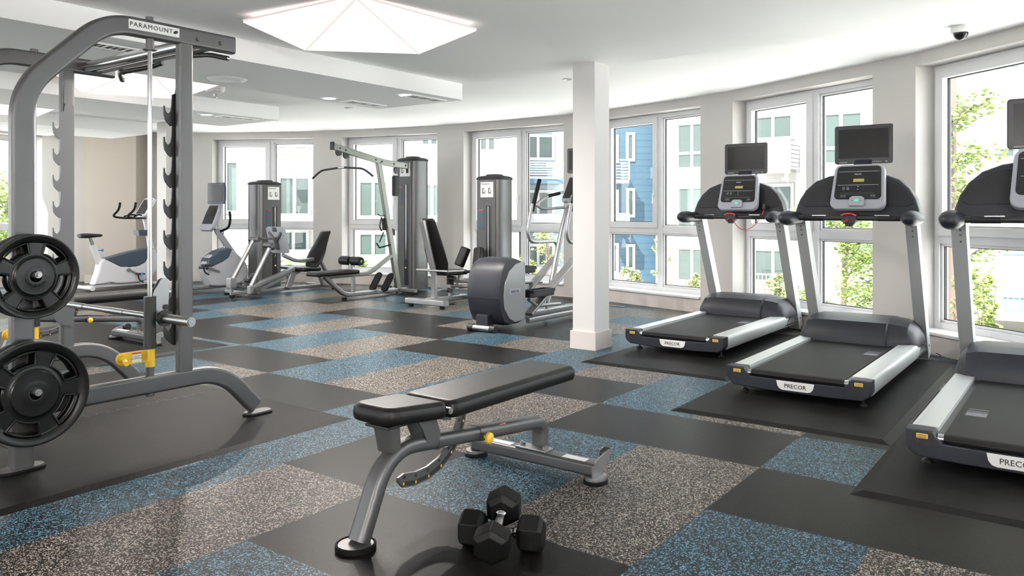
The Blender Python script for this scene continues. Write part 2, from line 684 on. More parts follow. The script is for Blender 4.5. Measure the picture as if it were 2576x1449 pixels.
def wall_joint(bm, i, z0, z1, t1):
    """fill the outer wedge at wall vertex i"""
    a, b, c = [Vector((*WALL[k], 0)) for k in (i - 1, i, i + 1)]
    d1, d2 = (b - a).normalized(), (c - b).normalized()
    n1, n2 = Vector((-d1.y, d1.x, 0)), Vector((-d2.y, d2.x, 0))
    q = [b, b + n1 * t1, b + n2 * t1]
    if (q[1] - q[2]).length < .004:
        return
    lo = [bm.verts.new((p.x, p.y, z0)) for p in q]
    hi = [bm.verts.new((p.x, p.y, z1)) for p in q]
    bm.faces.new(lo)
    bm.faces.new(hi)
    for k in range(3):
        bm.faces.new((lo[k], lo[(k + 1) % 3], hi[(k + 1) % 3], hi[k]))


TW = .30
for i in range(len(WALL) - 1):
    a, b = WALL[i], WALL[i + 1]
    if i in OPEN:
        wall_box(wl, a, b, -.15, SILL, 0, TW)
        wall_box(wl, a, b, HEAD, 2.85, 0, TW)
    else:
        wall_box(wl, a, b, -.15, 2.85, 0, TW)
    if i:
        wall_joint(wl, i, -.15, 2.85, TW)
    wall_box(bb, a, b, 0, .135, -.016, 0)
    wall_joint(bb, i, 0, .135, .0) if False else None
struct(mk('wall_window_side', wl, M['wall'], smooth=0))
struct(mk('baseboard_window_side', bb, M['base'], smooth=0))
bk = BM()
bx(bk, -8.9, 4.6, -4.3, -4.0, -.15, 2.85)
struct(mk('wall_back', bk, M['wall'], smooth=0))
# beige block in the far corner
bg_ = BM()
bx(bg_, -7.13, -6.29, 13.2, 13.75, 0, 2.55)
struct(mk('wall_beige_block', bg_, M['beige'], smooth=0))
bg_ = BM()
bx(bg_, -7.145, -6.275, 13.185, 13.60, 0, .135)
struct(mk('baseboard_beige_block', bg_, M['base'], smooth=0))


def column(corner, su, sv, z1, name):
    """rectangular column whose nearest corner is given; sides along -u and v"""
    c = Vector((*corner, 0))
    U, V = Vector((UX, UY, 0)), Vector((VX, VY, 0))
    bm = BM()

    def sh(o, z0, z1):
        q = [c + U * o - V * o, c + U * o + V * (sv + o), c - U * (su + o) + V * (sv + o), c - U * (su + o) - V * o]
        lo = [bm.verts.new((p.x, p.y, z0)) for p in q]
        hi = [bm.verts.new((p.x, p.y, z1)) for p in q]
        bm.faces.new(lo)
        bm.faces.new(hi)
        for k in range(4):
            bm.faces.new((lo[k], lo[(k + 1) % 4], hi[(k + 1) % 4], hi[k]))
    sh(0, 0, z1)
    struct(mk(name, bm, M['column'], smooth=0))
    bm = BM()
    sh(.018, 0, .153)
    struct(mk('baseboard_' + name.split('_', 1)[1], bm, M['base'], smooth=0))


column((.708, 6.76), .219, .25, MAIN + .01, 'wall_front_column')
column((-5.106, 11.65), .252, .25, CEIL + .01, 'wall_rear_column')


# windows
def window(num, a, b, flip=False):
    a, b = Vector((*a, 0)), Vector((*b, 0))
    L = (b - a).length
    d = (b - a).normalized()
    root = bpy.data.objects.new('window_%d' % num, None)
    COL.objects.link(root)
    root.location = a
    root.rotation_euler = (0, 0, math.atan2(d.y, d.x))
    struct(root)
    # local: x along, y outward (frame between .2 and .27)
    y0, y1 = .19, .27
    z0, z1 = SILL + .025, HEAD
    mid0, mid1 = .885, 1.02                     # transom
    mx = L * .545                               # mullion centre
    fr = BM()
    w = .055
    for q in ((0, w, z0, z1), (L - w, L, z0, z1), (mx - .04, mx + .04, z0, z1)):
        bx(fr, q[0], q[1], y0, y1, q[2], q[3], .006)
    for q in ((z0, z0 + w), (z1 - w, z1), (mid0 + .03, mid1 - .02)):
        bx(fr, 0.001, L - .001, y0 + .002, y1 - .002, q[0], q[1], .006)
    # glazing beads round the fixed panes
    for x0, x1, q0, q1 in ((mx + .04, L - w, mid1 - .02, z1 - w), (mx + .04, L - w, z0 + w, mid0 + .03), (w, mx - .04, z0 + w, mid0 + .03)):
        e = .022
        bx(fr, x0, x0 + e, y0 + .02, y1, q0, q1, .004)
        bx(fr, x1 - e, x1, y0 + .02, y1, q0, q1, .004)
        bx(fr, x0, x1, y0 + .02, y1, q0, q0 + e, .004)
        bx(fr, x0, x1, y0 + .02, y1, q1 - e, q1, .004)
    mk('window_frame', fr, M['pvc'], root)
    # opening sash, standing proud of the frame
    s = BM()
    sx0, sx1, sz0, sz1, sw = w - .015, mx - .028, mid1 - .035, z1 - w + .015, .075
    frame_ring(s, [(sx0, sz0), (sx1, sz0), (sx1, sz1), (sx0, sz1)], [(sx0 + sw, sz0 + sw), (sx1 - sw, sz0 + sw), (sx1 - sw, sz1 - sw), (sx0 + sw, sz1 - sw)], y0 - .022, y1 - .01)
    mk('sash', s, M['pvc'], root, smooth=0)
    gk = BM()
    for x0, x1, q0, q1, yy in ((sx0 + sw, sx1 - sw, sz0 + sw, sz1 - sw, 0), (mx + .062, L - w - .022, mid1 + .002, z1 - w - .022, 0), (mx + .062, L - w - .022, z0 + w + .022, mid0 + .008, 0), (w + .022, mx - .062, z0 + w + .022, mid0 + .008, 0)):
        e = .007
        frame_ring(gk, [(x0, q0), (x1, q0), (x1, q1), (x0, q1)], [(x0 + e, q0 + e), (x1 - e, q0 + e), (x1 - e, q1 - e), (x0 + e, q1 - e)], y0 + .035, y1 - .02)
        gl = BM()
        bx(gl, x0 + .002, x1 - .002, y0 + .048, y0 + .054, q0 + .002, q1 - .002)
        mk('window_glass', gl, M['glass'], root, smooth=0)
    mk('gasket', gk, M['gasket'], root, smooth=0)
    h = BM()
    hz = 1.42
    bx(h, sx1 - .052, sx1 - .022, y0 - .034, y0 - .02, hz - .035, hz + .035, .006)
    tube(h, [(sx1 - .037, y0 - .03, hz), (sx1 - .037, y0 - .062, hz), (sx1 - .037, y0 - .066, hz - .125)], .009, .02)
    mk('window_handle', h, M['pvc'], root)
    si = BM()
    bx(si, -.0, L, -.035, y0 + .02, SILL, SILL + .027, .006)
    mk('window_sill', si, M['pvc'], root)


for seg, num in OPEN.items():
    a, b = WALL[seg], WALL[seg + 1]
    window(num + 1, a, b)

# ------------------------------------------------------------------ ceiling fixtures
def pent(name, pts, label, top=None):
    """folded fabric lamp: a pentagon creased from its first corner"""
    root = thing(name, label, 'lamp', (sum(p[0] for p in pts) / 5, sum(p[1] for p in pts) / 5, MAIN), group=None)
    o = root.location
    T, Rr, BR, BL, L = [Vector(p) - o for p in pts]
    bm = BM()
    lo = [T, Rr, BR, BL, L]
    v = [bm.verts.new(p) for p in lo]
    for q in ((0, 1, 2), (0, 2, 3), (0, 3, 4)):
        bm.faces.new([v[k] for k in q])
    r_ = bmesh.ops.extrude_face_region(bm, geom=bm.faces[:])
    bmesh.ops.translate(bm, vec=(0, 0, .012), verts=[w for w in r_['geom'] if isinstance(w, bmesh.types.BMVert)])
    mk('lamp_shade', bm, M['lampshade'], root, smooth=0)
    bm = BM()
    for p in (BR, BL):
        d = Vector((0, 0, -.003))
        tube(bm, [T + d, p + d], .003, n=6)
    for a, b in ((T, Rr), (L, T)):
        tube(bm, [a + Vector((0, 0, .016)), b + Vector((0, 0, .016))], .006, n=6)
    mk('lamp_seam', bm, M['seam'], root)
    bm = BM()
    cz = Vector((0, 0, 0))
    cyl(bm, (0, 0, -.035), (0, 0, 0), .12, 20)
    mk('mounting_plate', bm, M['offwhite'], root)
    return root


pent('ceiling_lamp', [(-.923, 4.68, 2.455), (-.244, 5.386, 2.42), (-.689, 5.870, 2.36), (-1.504, 5.741, 2.36), (-1.754, 5.15, 2.42)],
     'large folded pentagon fabric lamp glowing on the ceiling beside the front beam')


def pent_at(c, rad, ang, label):
    pts = []
    for k in range(5):
        a = ang - 2 * math.pi * k / 5
        pts.append((c[0] + rad * math.cos(a), c[1] + rad * math.sin(a), (2.455, 2.42, 2.37, 2.37, 2.42)[k]))
    return pent('ceiling_lamp', pts, label)


p_ = cpt(-2.25, -2.15, 0)
pent_at(p_, .74, R(-60), 'pentagon fabric lamp on the ceiling bay behind the chrome pull-up bar')
p_ = cpt(-5.05, -2.35, 0)
pent_at(p_, .74, R(-60), 'pentagon fabric lamp in the farthest ceiling bay, behind the curved rack post')
pent_at((1.2, -1.5), .74, R(-90), 'unseen pentagon fabric fill lamp added behind the camera, by the treadmill wall')  # this lamp and the next are unseen, added as room fill
pent_at((-3.4, -1.5), .74, R(-90), 'unseen pentagon fabric fill lamp added behind the camera, by the rack side')
# light of the fabric lamps and of unseen fill lamps added behind the camera
for wx in (-4.2, 1.8):
    area_lamp((wx, -3.80, 1.75), 1.3, 330, (1, .96, .93), (R(90 + 80), 0, 0))  # added uplight that brightens the ceiling
    ws = BM()
    lathe(ws, [(.0, 0), (.66, 0), (.70, .03), (.70, .14), (.0, .14)], (0, 0, 0), 'y', 32, cap=False)
    tag(mk('fill_lamp', ws, M['offwhite'], loc=(wx, -3.98, 1.75)), 'large round unseen fill lamp added behind the camera, %s' % ('on the rack side' if wx < 0 else 'on the treadmill side'), 'lamp')
area_lamp((-1.0, 5.35, 2.30), 1.1, 40)
area_lamp((1.2, -1.5, 2.3), 1.2, 40)  # this and the next: fill from the added rear pair
area_lamp((-3.4, -1.5, 2.3), 1.2, 40)
area_lamp(cpt(-2.25, -2.15, 2.30), 1.3, 16)
area_lamp(cpt(-5.05, -2.35, 2.30), 1.3, 25)


def downlight(loc, label):
    root = thing('recessed_light', label, 'light', loc, TH, 'recessed ceiling lights')
    bm = BM()
    lathe(bm, [(.062, .0), (.066, -.006), (.085, -.006), (.09, 0)], cap=False)
    mk('trim_ring', bm, M['offwhite'], root)
    bm = BM()
    cyl(bm, (0, 0, -.0025), (0, 0, -.0005), .064, 20)
    mk('light_lens', bm, M['lit'], root)
    area_lamp(Vector(loc) + Vector((0, 0, -.012)), .12, 25)


for s, t, lb in ((-.98, -.88, 'small round recessed light on the front beam, nearer the smoke detector'),
                 (-.21, -.60, 'small round recessed light on the front beam, nearer the beam corner'),
                 (-3.14, -.85, 'small round recessed light under the second beam, above the lat tower side')):
    downlight(cpt(s, t, BEAM), lb)


def vent(loc, label, group='ceiling air vents'):
    root = thing('ceiling_vent', label, 'vent', loc, TH, group)
    bm = BM()
    L, W = .50, .17
    frame_ring(bm, [(-W / 2, -L / 2), (W / 2, -L / 2), (W / 2, L / 2), (-W / 2, L / 2)], [(-W / 2 + .022, -L / 2 + .03), (W / 2 - .022, -L / 2 + .03), (W / 2 - .022, L / 2 - .03), (-W / 2 + .022, L / 2 - .03)], -.01, 0, 'z')
    for y in (-.07, .07):
        bx(bm, -W / 2 + .02, W / 2 - .02, y - .006, y + .006, -.009, 0)
    mk('vent_frame', bm, M['offwhite'], root, smooth=0)
    bm = BM()
    bx(bm, -W / 2 + .02, W / 2 - .02, -L / 2 + .028, L / 2 - .028, -.003, -.001)  # dark sheet stands in for the shade behind the slats
    mk('vent_shade', bm, M['vent_dark'], root, smooth=0)
    bm = BM()
    for k in range(10):
        y = -L / 2 + .05 + k * (L - .10) / 9
        box(bm, (0, y, -.006), (W - .045, .011, .0015), M=None)
    mk('slat', bm, M['offwhite'], root, smooth=0)


vent(cpt(-.98, -.42, BEAM), 'white rectangular air vent on the front beam, beside the left recessed light')
vent(cpt(-.21, -.34, BEAM), 'white rectangular air vent nearest the corner of the front beam')
vent(cpt(-3.11, -.45, BEAM), 'white rectangular air vent under the second beam')
vent(cpt(-.30, -3.35, BEAM), 'white air vent seen above the chrome pull-up bar')

sp = BM()
lathe(sp, [(.0, -.022), (.09, -.020), (.115, -.026), (.15, -.012), (.165, 0), (.0, 0)], cap=False, n=32)
tag(mk('ceiling_speaker', sp, M['offwhite'], loc=cpt(-.81, -2.14, BEAM)), 'large round white ceiling speaker beside the rack on the front beam', 'speaker')
sd = thing('smoke_detector', 'white domed smoke detector on the ceiling below the round speaker', 'smoke detector', cpt(-2.2, -1.35, MAIN))
bm = BM()
lathe(bm, [(.10, 0), (.10, -.025), (.085, -.05), (.05, -.065), (0, -.068)], cap=False)
mk('detector_body', bm, M['offwhite'], sd)
bm = BM()
cyl(bm, (0, 0, -.06), (0, 0, -.095), .02, 12)
box(bm, (0, 0, -.10), (.05, .05, .012), bev=.004)
mk('detector_sensor', bm, M['chrome'], sd)
for px, py, z, lb in ((877, 271, BEAM, 'tiny ceiling sprinkler beside the left air vent of the front beam'), (1427, 200, CEIL, 'tiny ceiling sprinkler just left of the white column')):
    p = floor_pt(px, py, z - .002)
    bm = BM()
    lathe(bm, [(.045, 0), (.045, -.006), (.02, -.01), (.0, -.012)], cap=False)
    tag(mk('sprinkler_head', bm, M['steel'], loc=(p.x, p.y, z)), lb, 'sprinkler')
dc = thing('dome_camera', 'white security dome camera with dark lens on the ceiling', 'camera', floor_pt(2417, 66, CEIL))
bm = BM()
lathe(bm, [(.065, 0), (.068, -.035), (.06, -.05), (0, -.05)], cap=False)
mk('camera_housing', bm, M['offwhite'], dc)
bm = BM()
lathe(bm, [(.05, -.05), (.048, -.066), (.036, -.088), (.018, -.099), (0, -.102)], cap=False)
mk('camera_dome', bm, M['panel'], dc)

# ------------------------------------------------------------------ rubber mats
def rubber_mat(c, w, l, label, z=0.0, seams=(), h=.014):
    """near-left corner c; w along u, l along v"""
    root = thing('rubber_mat', label, 'mat', (c[0], c[1], z), TH)
    e = .045
    bm = BM()
    vs0 = [(0, 0, 0), (w, 0, 0), (w, l, 0), (0, l, 0)]
    vs1 = [(e, e, h), (w - e, e, h), (w - e, l - e, h), (e, l - e, h)]
    rings(bm, [vs0, vs1])
    mk('mat_sheet', bm, M['mat'], root, smooth=0)
    bm = BM()
    ok = False
    for (x0, y0, x1, y1) in seams:                  # puzzle seam drawn as a shallow zig-zag strip
        n = int(max(abs(x1 - x0), abs(y1 - y0)) / .06)
        for k in range(n):
            t0 = k / n
            x, y = x0 + (x1 - x0) * t0, y0 + (y1 - y0) * t0
            o = .012 if k % 2 else -.012
            box(bm, (x + o, y + .03, h + .0004), (.004, .06, .0008))
            if k:
                box(bm, (x, y, h + .0004), (.028, .004, .0008))
            ok = True
    if ok:
        mk('mat_seam', bm, M['black'], root, smooth=0)
    else:
        bm.free()
    return root


TR = Vector((VX, VY, 0))
UU = Vector((UX, UY, 0))
m3 = Vector((1.415, 3.308, 0))
rubber_mat(m3[:2], 1.22, 2.4, 'black rubber mat under the nearest treadmill, cut by the right picture edge')
m2 = Vector((.942, 4.706, 0))
rubber_mat(m2[:2], 1.205, 2.7, 'black rubber mat under the middle treadmill')
m1 = Vector((.534, 6.229, 0))
rubber_mat(m1[:2], 1.205, 2.35, 'black rubber mat under the farthest treadmill by the column')
cs = Vector((-.918, 4.52, 0)) - UU * 2.44 - TR * 3.4
rubber_mat(cs[:2], 2.44, 3.4, 'large black rubber mat under the grey smith machine', seams=[(1.22, .6, 1.22, 3.35)])
cb = Vector((-2.515, 7.03, 0)) - UU * 2.44 - TR * 2.4
rubber_mat(cb[:2], 2.44, 2.4, 'black rubber mat under the rear bench beyond the smith machine')


# ------------------------------------------------------------------ treadmill
def treadmill_proto():
    root = thing('treadmill', 'x', 'treadmill')
    # rear cap
    bm = BM()
    prism(bm, [(-.437, .175), (-.325, .175), (-.31, .150), (-.285, .125), (-.12, .122), (.12, .122), (.285, .125), (.31, .150), (.325, .175), (.437, .175), (.437, .105), (.425, .08), (.39, .055), (.2, .047), (-.2, .047), (-.39, .055), (-.425, .08), (-.437, .105)], 0, .10, 'y', .008)
    cap = mk('rear_cap', bm, M['slate'], root)
    for x, z in ((-.385, .125), (-.345, .115), (-.385, .085), (.385, .125), (.35, .115), (.385, .085)):
        bm = BM()
        cyl(bm, (x, -.0012, z), (x, .004, z), .008 if z != .115 else .006, 10)
        mk('screw_hole', bm, M['black'], cap)
    for x in (-.368, .368):
        bm = BM()
        bx(bm, x - .024, x + .024, -.003, .002, .138, .160, .003)
        wl_ = mk('warning_label', bm, M['amber'], cap)
        wl_['label'] = 'amber warning label'
        bm = BM()
        for k in range(3):
            bx(bm, x - .019, x + .019, -.0036, -.002, .142 + k * .006, .144 + k * .006)
        mk('label_print', bm, M['ink'], wl_, smooth=0)
    bm = BM()
    prism(bm, [(-.115, .118), (.115, .118), (.108, .085), (.095, .068), (.075, .062), (-.075, .062), (-.095, .068), (-.108, .085)], -.004, .002, 'y', .001)
    npl = mk('name_plate', bm, M['white'], cap)
    text('plate_lettering', 'PRECOR', .036, M['ink'], facing((0, -.0046, .089), (1, 0, 0), (0, 0, 1)), npl, .0008)
    # side rails
    for s in (-1, 1):
        bm = BM()
        prism(bm, [(s * .312, .178), (s * .40, .180), (s * .425, .172), (s * .437, .15), (s * .437, .10), (s * .42, .07), (s * .312, .06)], .095, 1.95, 'y', .004)
        mk('side_rail', bm, M['rail'], root)
    # belt and roller
    bm = BM()
    pr = [(.012, .150), (.008, .140), (.014, .128), (.04, .12), (1.60, .12), (1.60, .163), (.045, .163), (.024, .159)]
    prism(bm, pr, -.283, .283, 'x', .003)
    belt = mk('running_belt', bm, M['belt'], root)
    bm = BM()
    for k, y in enumerate((.0, .014, .028, .042, .056, .075, .105, .15)):
        bx(bm, .175, .265, 1.0 + y, 1.005 + y, .1632, .1642)
    mk('belt_marking', bm, M['light_plastic'], belt, smooth=0)
    bm = BM()
    cyl(bm, (-.308, .035, .14), (-.283, .035, .14), .022)
    cyl(bm, (.283, .035, .14), (.308, .035, .14), .022)
    mk('rear_roller', bm, M['chrome'], root)
    bm = BM()
    for s in (-1, 1):
        bx(bm, s * .284, s * .312, .05, 1.6, .11, .158)
    mk('deck_gap', bm, M['black'], root, smooth=0)
    bm = BM()
    bx(bm, -.40, .40, .10, 2.0, .055, .118, .01)
    mk('deck_base', bm, M['slate_dark'], root)
    for x, y in ((-.365, .13), (.365, .13), (-.36, 1.9), (.36, 1.9)):
        bm = BM()
        cyl(bm, (x, y, .012), (x, y, .062), .007, 10)
        lathe(bm, [(.0, .0), (.024, .0), (.024, .009), (.012, .016), (.0, .016)], (x, y, 0), cap=False, n=14)
        mk('levelling_foot', bm, M['black'], root)
    # motor hood: sections across
    bm = BM()
    prof = [(1.455, .10), (1.46, .20), (1.48, .27), (1.53, .325), (1.62, .352), (1.80, .358), (1.98, .335), (2.10, .27), (2.16, .17), (2.16, .08)]
    rs = []
    for x, k, dy in ((-.437, .30, .14), (-.43, .52, .10), (-.405, .75, .055), (-.365, .92, .02), (-.30, .985, .005), (-.15, 1, 0), (.15, 1, 0), (.225, 1, 0), (.235, .985, .022), (.30, .96, .03), (.365, .90, .045), (.405, .74, .07), (.43, .52, .11), (.437, .30, .15)):
        rs.append([(x, y + dy * (1 if y < 1.75 else -.6), .08 + (z - .08) * k) for y, z in prof])
    rings(bm, rs)
    mk('motor_hood', bm, M['slate'], root, smooth=28)
    # uprights
    for s in (-1, 1):
        bm = BM()
        ux = s * .400
        sweep(bm, [(ux, 2.045, .03), (ux, 2.03, .08), (ux, 1.52, 1.13)], rrect(.085, .115, .006), (0, -1, 0))
        up = mk('upright', bm, M['rail'], root)
        bm = BM()
        for dz, dy in ((1.06, 1.505), (1.03, 1.52), (.99, 1.53)):
            cyl(bm, (ux + .015, dy - .066, dz), (ux + .015, dy - .050, dz), .006, 8)
        cyl(bm, (ux + s * .042, 2.0, .12), (ux + s * .045, 2.0, .12), .009, 10)
        mk('bolt', bm, M['black'], up)
    # wings behind the console
    ox = .03
    bm = BM()
    out = [(-.445, 1.125), (-.44, 1.19), (-.415, 1.27), (-.37, 1.345), (-.30, 1.41), (-.20, 1.45), (-.08, 1.468), (.08, 1.468), (.20, 1.45), (.30, 1.41), (.37, 1.345), (.415, 1.27), (.44, 1.19), (.445, 1.125), (.30, 1.115), (-.30, 1.115)]
    sh = Matrix.Translation((ox, 0, 0)) @ Matrix(((1, 0, 0, 0), (0, 1, .18, -.205), (0, 0, 1, 0), (0, 0, 0, 1)))
    prism(bm, out, 1.38, 1.52, 'y', .022, sh, 3)
    wing = mk('console_housing', bm, M['slate'], root)
    for s in (-1, 1):
        bm = BM()
        po = [(s * .15, 1.215), (s * .37, 1.215), (s * .405, 1.235), (s * .36, 1.32), (s * .29, 1.375), (s * .22, 1.41), (s * .15, 1.42)]
        prism(bm, po, 1.372, 1.385, 'y', .004, sh)
        mk('recessed_tray', bm, M['slate_dark'], wing)
    # hand grips (bulbs)
    for s in (-1, 1):
        bm = BM()
        rs = []
        for y, rx, rz in ((1.03, .012, .012), (1.04, .035, .03), (1.065, .052, .045), (1.11, .062, .056), (1.18, .064, .058), (1.27, .056, .052), (1.36, .046, .05), (1.44, .04, .05), (1.50, .036, .045)):
            rs.append([(ox + s * .425 + a, y, 1.125 + b) for a, b in ell(rx, rz, 16)])
        rings(bm, rs)
        mk('arm_end', bm, M['slate'], root)
    bm = BM()
    cyl(bm, (ox - .43, 1.26, 1.125), (ox + .43, 1.26, 1.125), .019)
    bar = mk('handlebar', bm, M['black'], root)
    for s in (-1, 1):
        bm = BM()
        cyl(bm, (ox + s * .19, 1.26, 1.125), (ox + s * .34, 1.26, 1.125), .0215)
        mk('grip_sleeve', bm, M['slate_dark'], bar)
        bm = BM()
        bx(bm, ox + s * .17, ox + s * .27, 1.235, 1.245, 1.143, 1.148)
        mk('pulse_sensor', bm, M['chrome'], bar, smooth=0)
    # console pod, in its own tilted frame: x across, z up the face, y thickness
    P = Matrix.Translation((ox + .042, 1.265, 1.19)) @ Matrix.Rotation(R(-17), 4, 'X')

    def rr(w0, w1, h, r, dz=0):
        pl = rrect(1, 1, .001)
        pts = []
        for (cx, cz, a0, w) in ((1, 0, -90, w0), (1, 1, 0, w1), (-1, 1, 90, w1), (-1, 0, 180, w0)):
            for k in range(5):
                a = R(a0 + 22.5 * k)
                pts.append((cx * (w / 2 - r) + r * math.cos(a), (r if cz == 0 else h - r) + r * math.sin(a) + dz))
        return pts
    bm = BM()
    prism(bm, rr(.385, .355, .355, .055), -.01, .05, 'y', .012, P, 3)
    pod = mk('console_pod', bm, M['light_plastic'], root)
    bm = BM()
    prism(bm, rr(.330, .308, .262, .03, .075), -.0135, -.005, 'y', .002, P)
    face = mk('console_panel', bm, M['panel'], pod)
    bm = BM()
    for z in (.186, .292):
        bx(bm, -.143, .143, -.0145, -.013, z, z + .003, M=P)
    mk('panel_line', bm, M['light_plastic'], face, smooth=0)
    bm = BM()
    bx(bm, -.035, .04, -.0148, -.013, .212, .236, M=P)
    mk('display', bm, M['lcd'], face, smooth=0)
    text('panel_lettering', 'PRECOR', .013, M['white'], P @ facing((-.005, -.0148, .272), (1, 0, 0), (0, 0, 1)), face, .0004)
    bm = BM()
    for x in (-.10, -.07):
        for z in (.150, .160, .170):
            bx(bm, x - .009, x + .009, -.0148, -.013, z, z + .003, M=P)
    for x, z in ((0, .172), (0, .150)):
        bx(bm, x - .004, x + .004, -.0148, -.013, z, z + .006, M=P)
    for k in range(3):
        bx(bm, -.12, -.08, -.0148, -.013, .094 + k * .006, .0955 + k * .006, M=P)
        bx(bm, .09, .125, -.0148, -.013, .094 + k * .006, .0955 + k * .006, M=P)
    mk('button_print', bm, M['light_plastic'], face, smooth=0)
    bm = BM()
    prism(bm, [(-.12, .128), (.12, .128), (.125, .122), (.12, .112), (-.12, .112), (-.125, .122)], -.0155, -.0135, 'y', 0, P)
    mk('reading_ledge', bm, M['black'], face, smooth=0)
    bm = BM()
    prism(bm, [(-.05, .02), (.05, .02), (.056, .05), (.05, .085), (.03, .097), (-.03, .097), (-.05, .085), (-.056, .05)], -.03, -.008, 'y', .006, P)
    kp = mk('start_pad', bm, M['light_plastic'], pod)
    bm = BM()
    bx(bm, -.014, .014, -.0325, -.029, .052, .071, .004, M=P)
    mk('start_button', bm, M['green'], kp)
    bm = BM()
    for x in (-.032, .032):
        bx(bm, x - .004, x + .004, -.0318, -.029, .057, .063, M=P)
    mk('speed_button', bm, M['red'], kp, smooth=0)
    # stop key
    bm = BM()
    prism(bm, [(-.05, 1.105), (-.038, 1.083), (.038, 1.083), (.05, 1.105), (.048, 1.145), (-.048, 1.145)], 1.205, 1.26, 'y', .006, Matrix.Translation((ox, 0, 0)))
    prism(bm, [(-.026, 1.066), (.026, 1.066), (.032, 1.09), (-.032, 1.09)], 1.215, 1.245, 'y', .006, Matrix.Translation((ox, 0, 0)))
    stp = mk('stop_switch', bm, M['slate'], root)
    bm = BM()
    tube(bm, [(ox - .052, 1.20, 1.143), (ox - .03, 1.197, 1.155), (ox, 1.196, 1.159), (ox + .03, 1.197, 1.155), (ox + .052, 1.20, 1.143)], .007, n=8)
    tube(bm, [(ox - .034, 1.2, 1.095), (ox - .002, 1.2, 1.117)], .004, n=6)
    mk('stop_button', bm, M['red'], stp)
    # television
    bm = BM()
    prism(bm, rrect(.425, .300, .02), 1.535, 1.56, 'y', .008, Matrix.Translation((ox + .03, 0, 1.692)))
    prism(bm, rrect(.38, .26, .03), 1.555, 1.60, 'y', .015, Matrix.Translation((ox + .03, 0, 1.692)))
    tv = mk('monitor', bm, M['bezel'], root)
    bm = BM()
    bx(bm, ox - .150, ox + .21, 1.532, 1.536, 1.587, 1.812)
    mk('screen', bm, M['screen'], tv, smooth=0)
    bm = BM()
    for k in range(7):
        bx(bm, ox + .065 + k * .014, ox + .073 + k * .014, 1.5335, 1.5355, 1.554, 1.560)
    bx(bm, ox + .185, ox + .20, 1.5335, 1.5355, 1.553, 1.561)
    for k in range(6):
        bx(bm, ox - .145 + k * .01, ox - .138 + k * .01, 1.5335, 1.5355, 1.552, 1.560)
    mk('monitor_button', bm, M['light_plastic'], tv, smooth=0)
    bm = BM()
    sweep(bm, [(ox + .03, 1.43, 1.48), (ox + .03, 1.51, 1.53), (ox + .03, 1.585, 1.60)], rrect(.13, .03, .01), (0, -1, 1))
    mk('monitor_bracket', bm, M['slate'], root)
    # power cord at the front foot
    bm = BM()
    tube(bm, [(.40, 2.05, .03), (.47, 2.12, .012), (.50, 2.25, .006), (.44, 2.36, .006)], .004, .05, n=6)
    mk('power_cord', bm, M['black'], root)
    return root


tm = treadmill_proto()
tm['group'] = 'treadmills facing the windows'
tm['label'] = 'grey treadmill with black screen in the middle of the treadmill row'
tm.location = (1.749, 4.875, .014)
tm.rotation_euler = (0, 0, TH)
tm_far = copy_tree(tm, (1.318, 6.484, .014), TH, 'farthest treadmill, nearest the white column, red cord hanging from its console')
tm_near = copy_tree(tm, (2.165, 3.378, .014), TH, 'nearest treadmill, partly cut off, on the mat at the picture corner')
for q in kids(tm_near):
    for g in kids(q):
        if g.name.startswith('belt_marking'):
            g.location = (-.426, -.52, 0)
# red safety cord, only on the far one
bm = BM()
tube(bm, [(.06, 1.20, 1.11), (.10, 1.18, 1.04), (.17, 1.17, 1.00), (.26, 1.18, 1.03), (.31, 1.26, 1.13), (.31, 1.33, 1.20)], .0035, .06, n=6)
sc_ = mk('safety_cord', bm, M['red'], tm_far)
bm = BM()
bx(bm, .295, .325, 1.315, 1.345, 1.19, 1.25, .008)
mk('cord_clip', bm, M['black'], sc_)


# ------------------------------------------------------------------ adjustable bench
def pad(name, poly, z0, z1, parent, tilt=0.0, piv=(0, 0, 0)):
    """upholstered pad from an outline: bulging sides and a stitched seam line"""
    n = len(poly)
    cx, cy = sum(p[0] for p in poly) / n, sum(p[1] for p in poly) / n
    h = z1 - z0

    def ring(k, z):
        out = []
        for i in range(n):
            a, b, c = Vector(poly[i - 1]), Vector(poly[i]), Vector(poly[(i + 1) % n])
            nn = Vector(((c - a).y, -(c - a).x)).normalized()
            q = b + nn * k
            out.append((q.x, q.y, z))
        return out
    rs = [ring(-.020, z0), ring(-.010, z0), ring(-.002, z0 + .004), ring(.004, z0 + h * .3), ring(.005, z0 + h * .55), ring(.001, z0 + h * .80), ring(-.001, z0 + h * .82), ring(-.003, z0 + h * .84), ring(-.008, z1 - .004), ring(-.014, z1), ring(-.020, z1 + .0015), ring(-.025, z1 + .0015)]
    bm = BM()
    # orientation check: outline counter-clockwise
    rings(bm, rs)
    if tilt:
        T = Matrix.Translation(piv) @ Matrix.Rotation(tilt, 4, 'X') @ Matrix.Translation(-Vector(piv))
        bmesh.ops.transform(bm, matrix=T, verts=bm.verts)
    return mk(name, bm, M['vinyl'], parent, smooth=50)


def round_poly(pts, r, n=5):
    out = []
    m = len(pts)
    for i in range(m):
        a, b, c = Vector(pts[i - 1]), Vector(pts[i]), Vector(pts[(i + 1) % m])
        rr_ = r[i] if isinstance(r, (list, tuple)) else r
        p0, p1 = b + (a - b).normalized() * rr_, b + (c - b).normalized() * rr_
        for k in range(n + 1):
            t = k / n
            q = p0 * (1 - t) ** 2 + b * 2 * t * (1 - t) + p1 * t * t
            out.append((q.x, q.y))
    return out


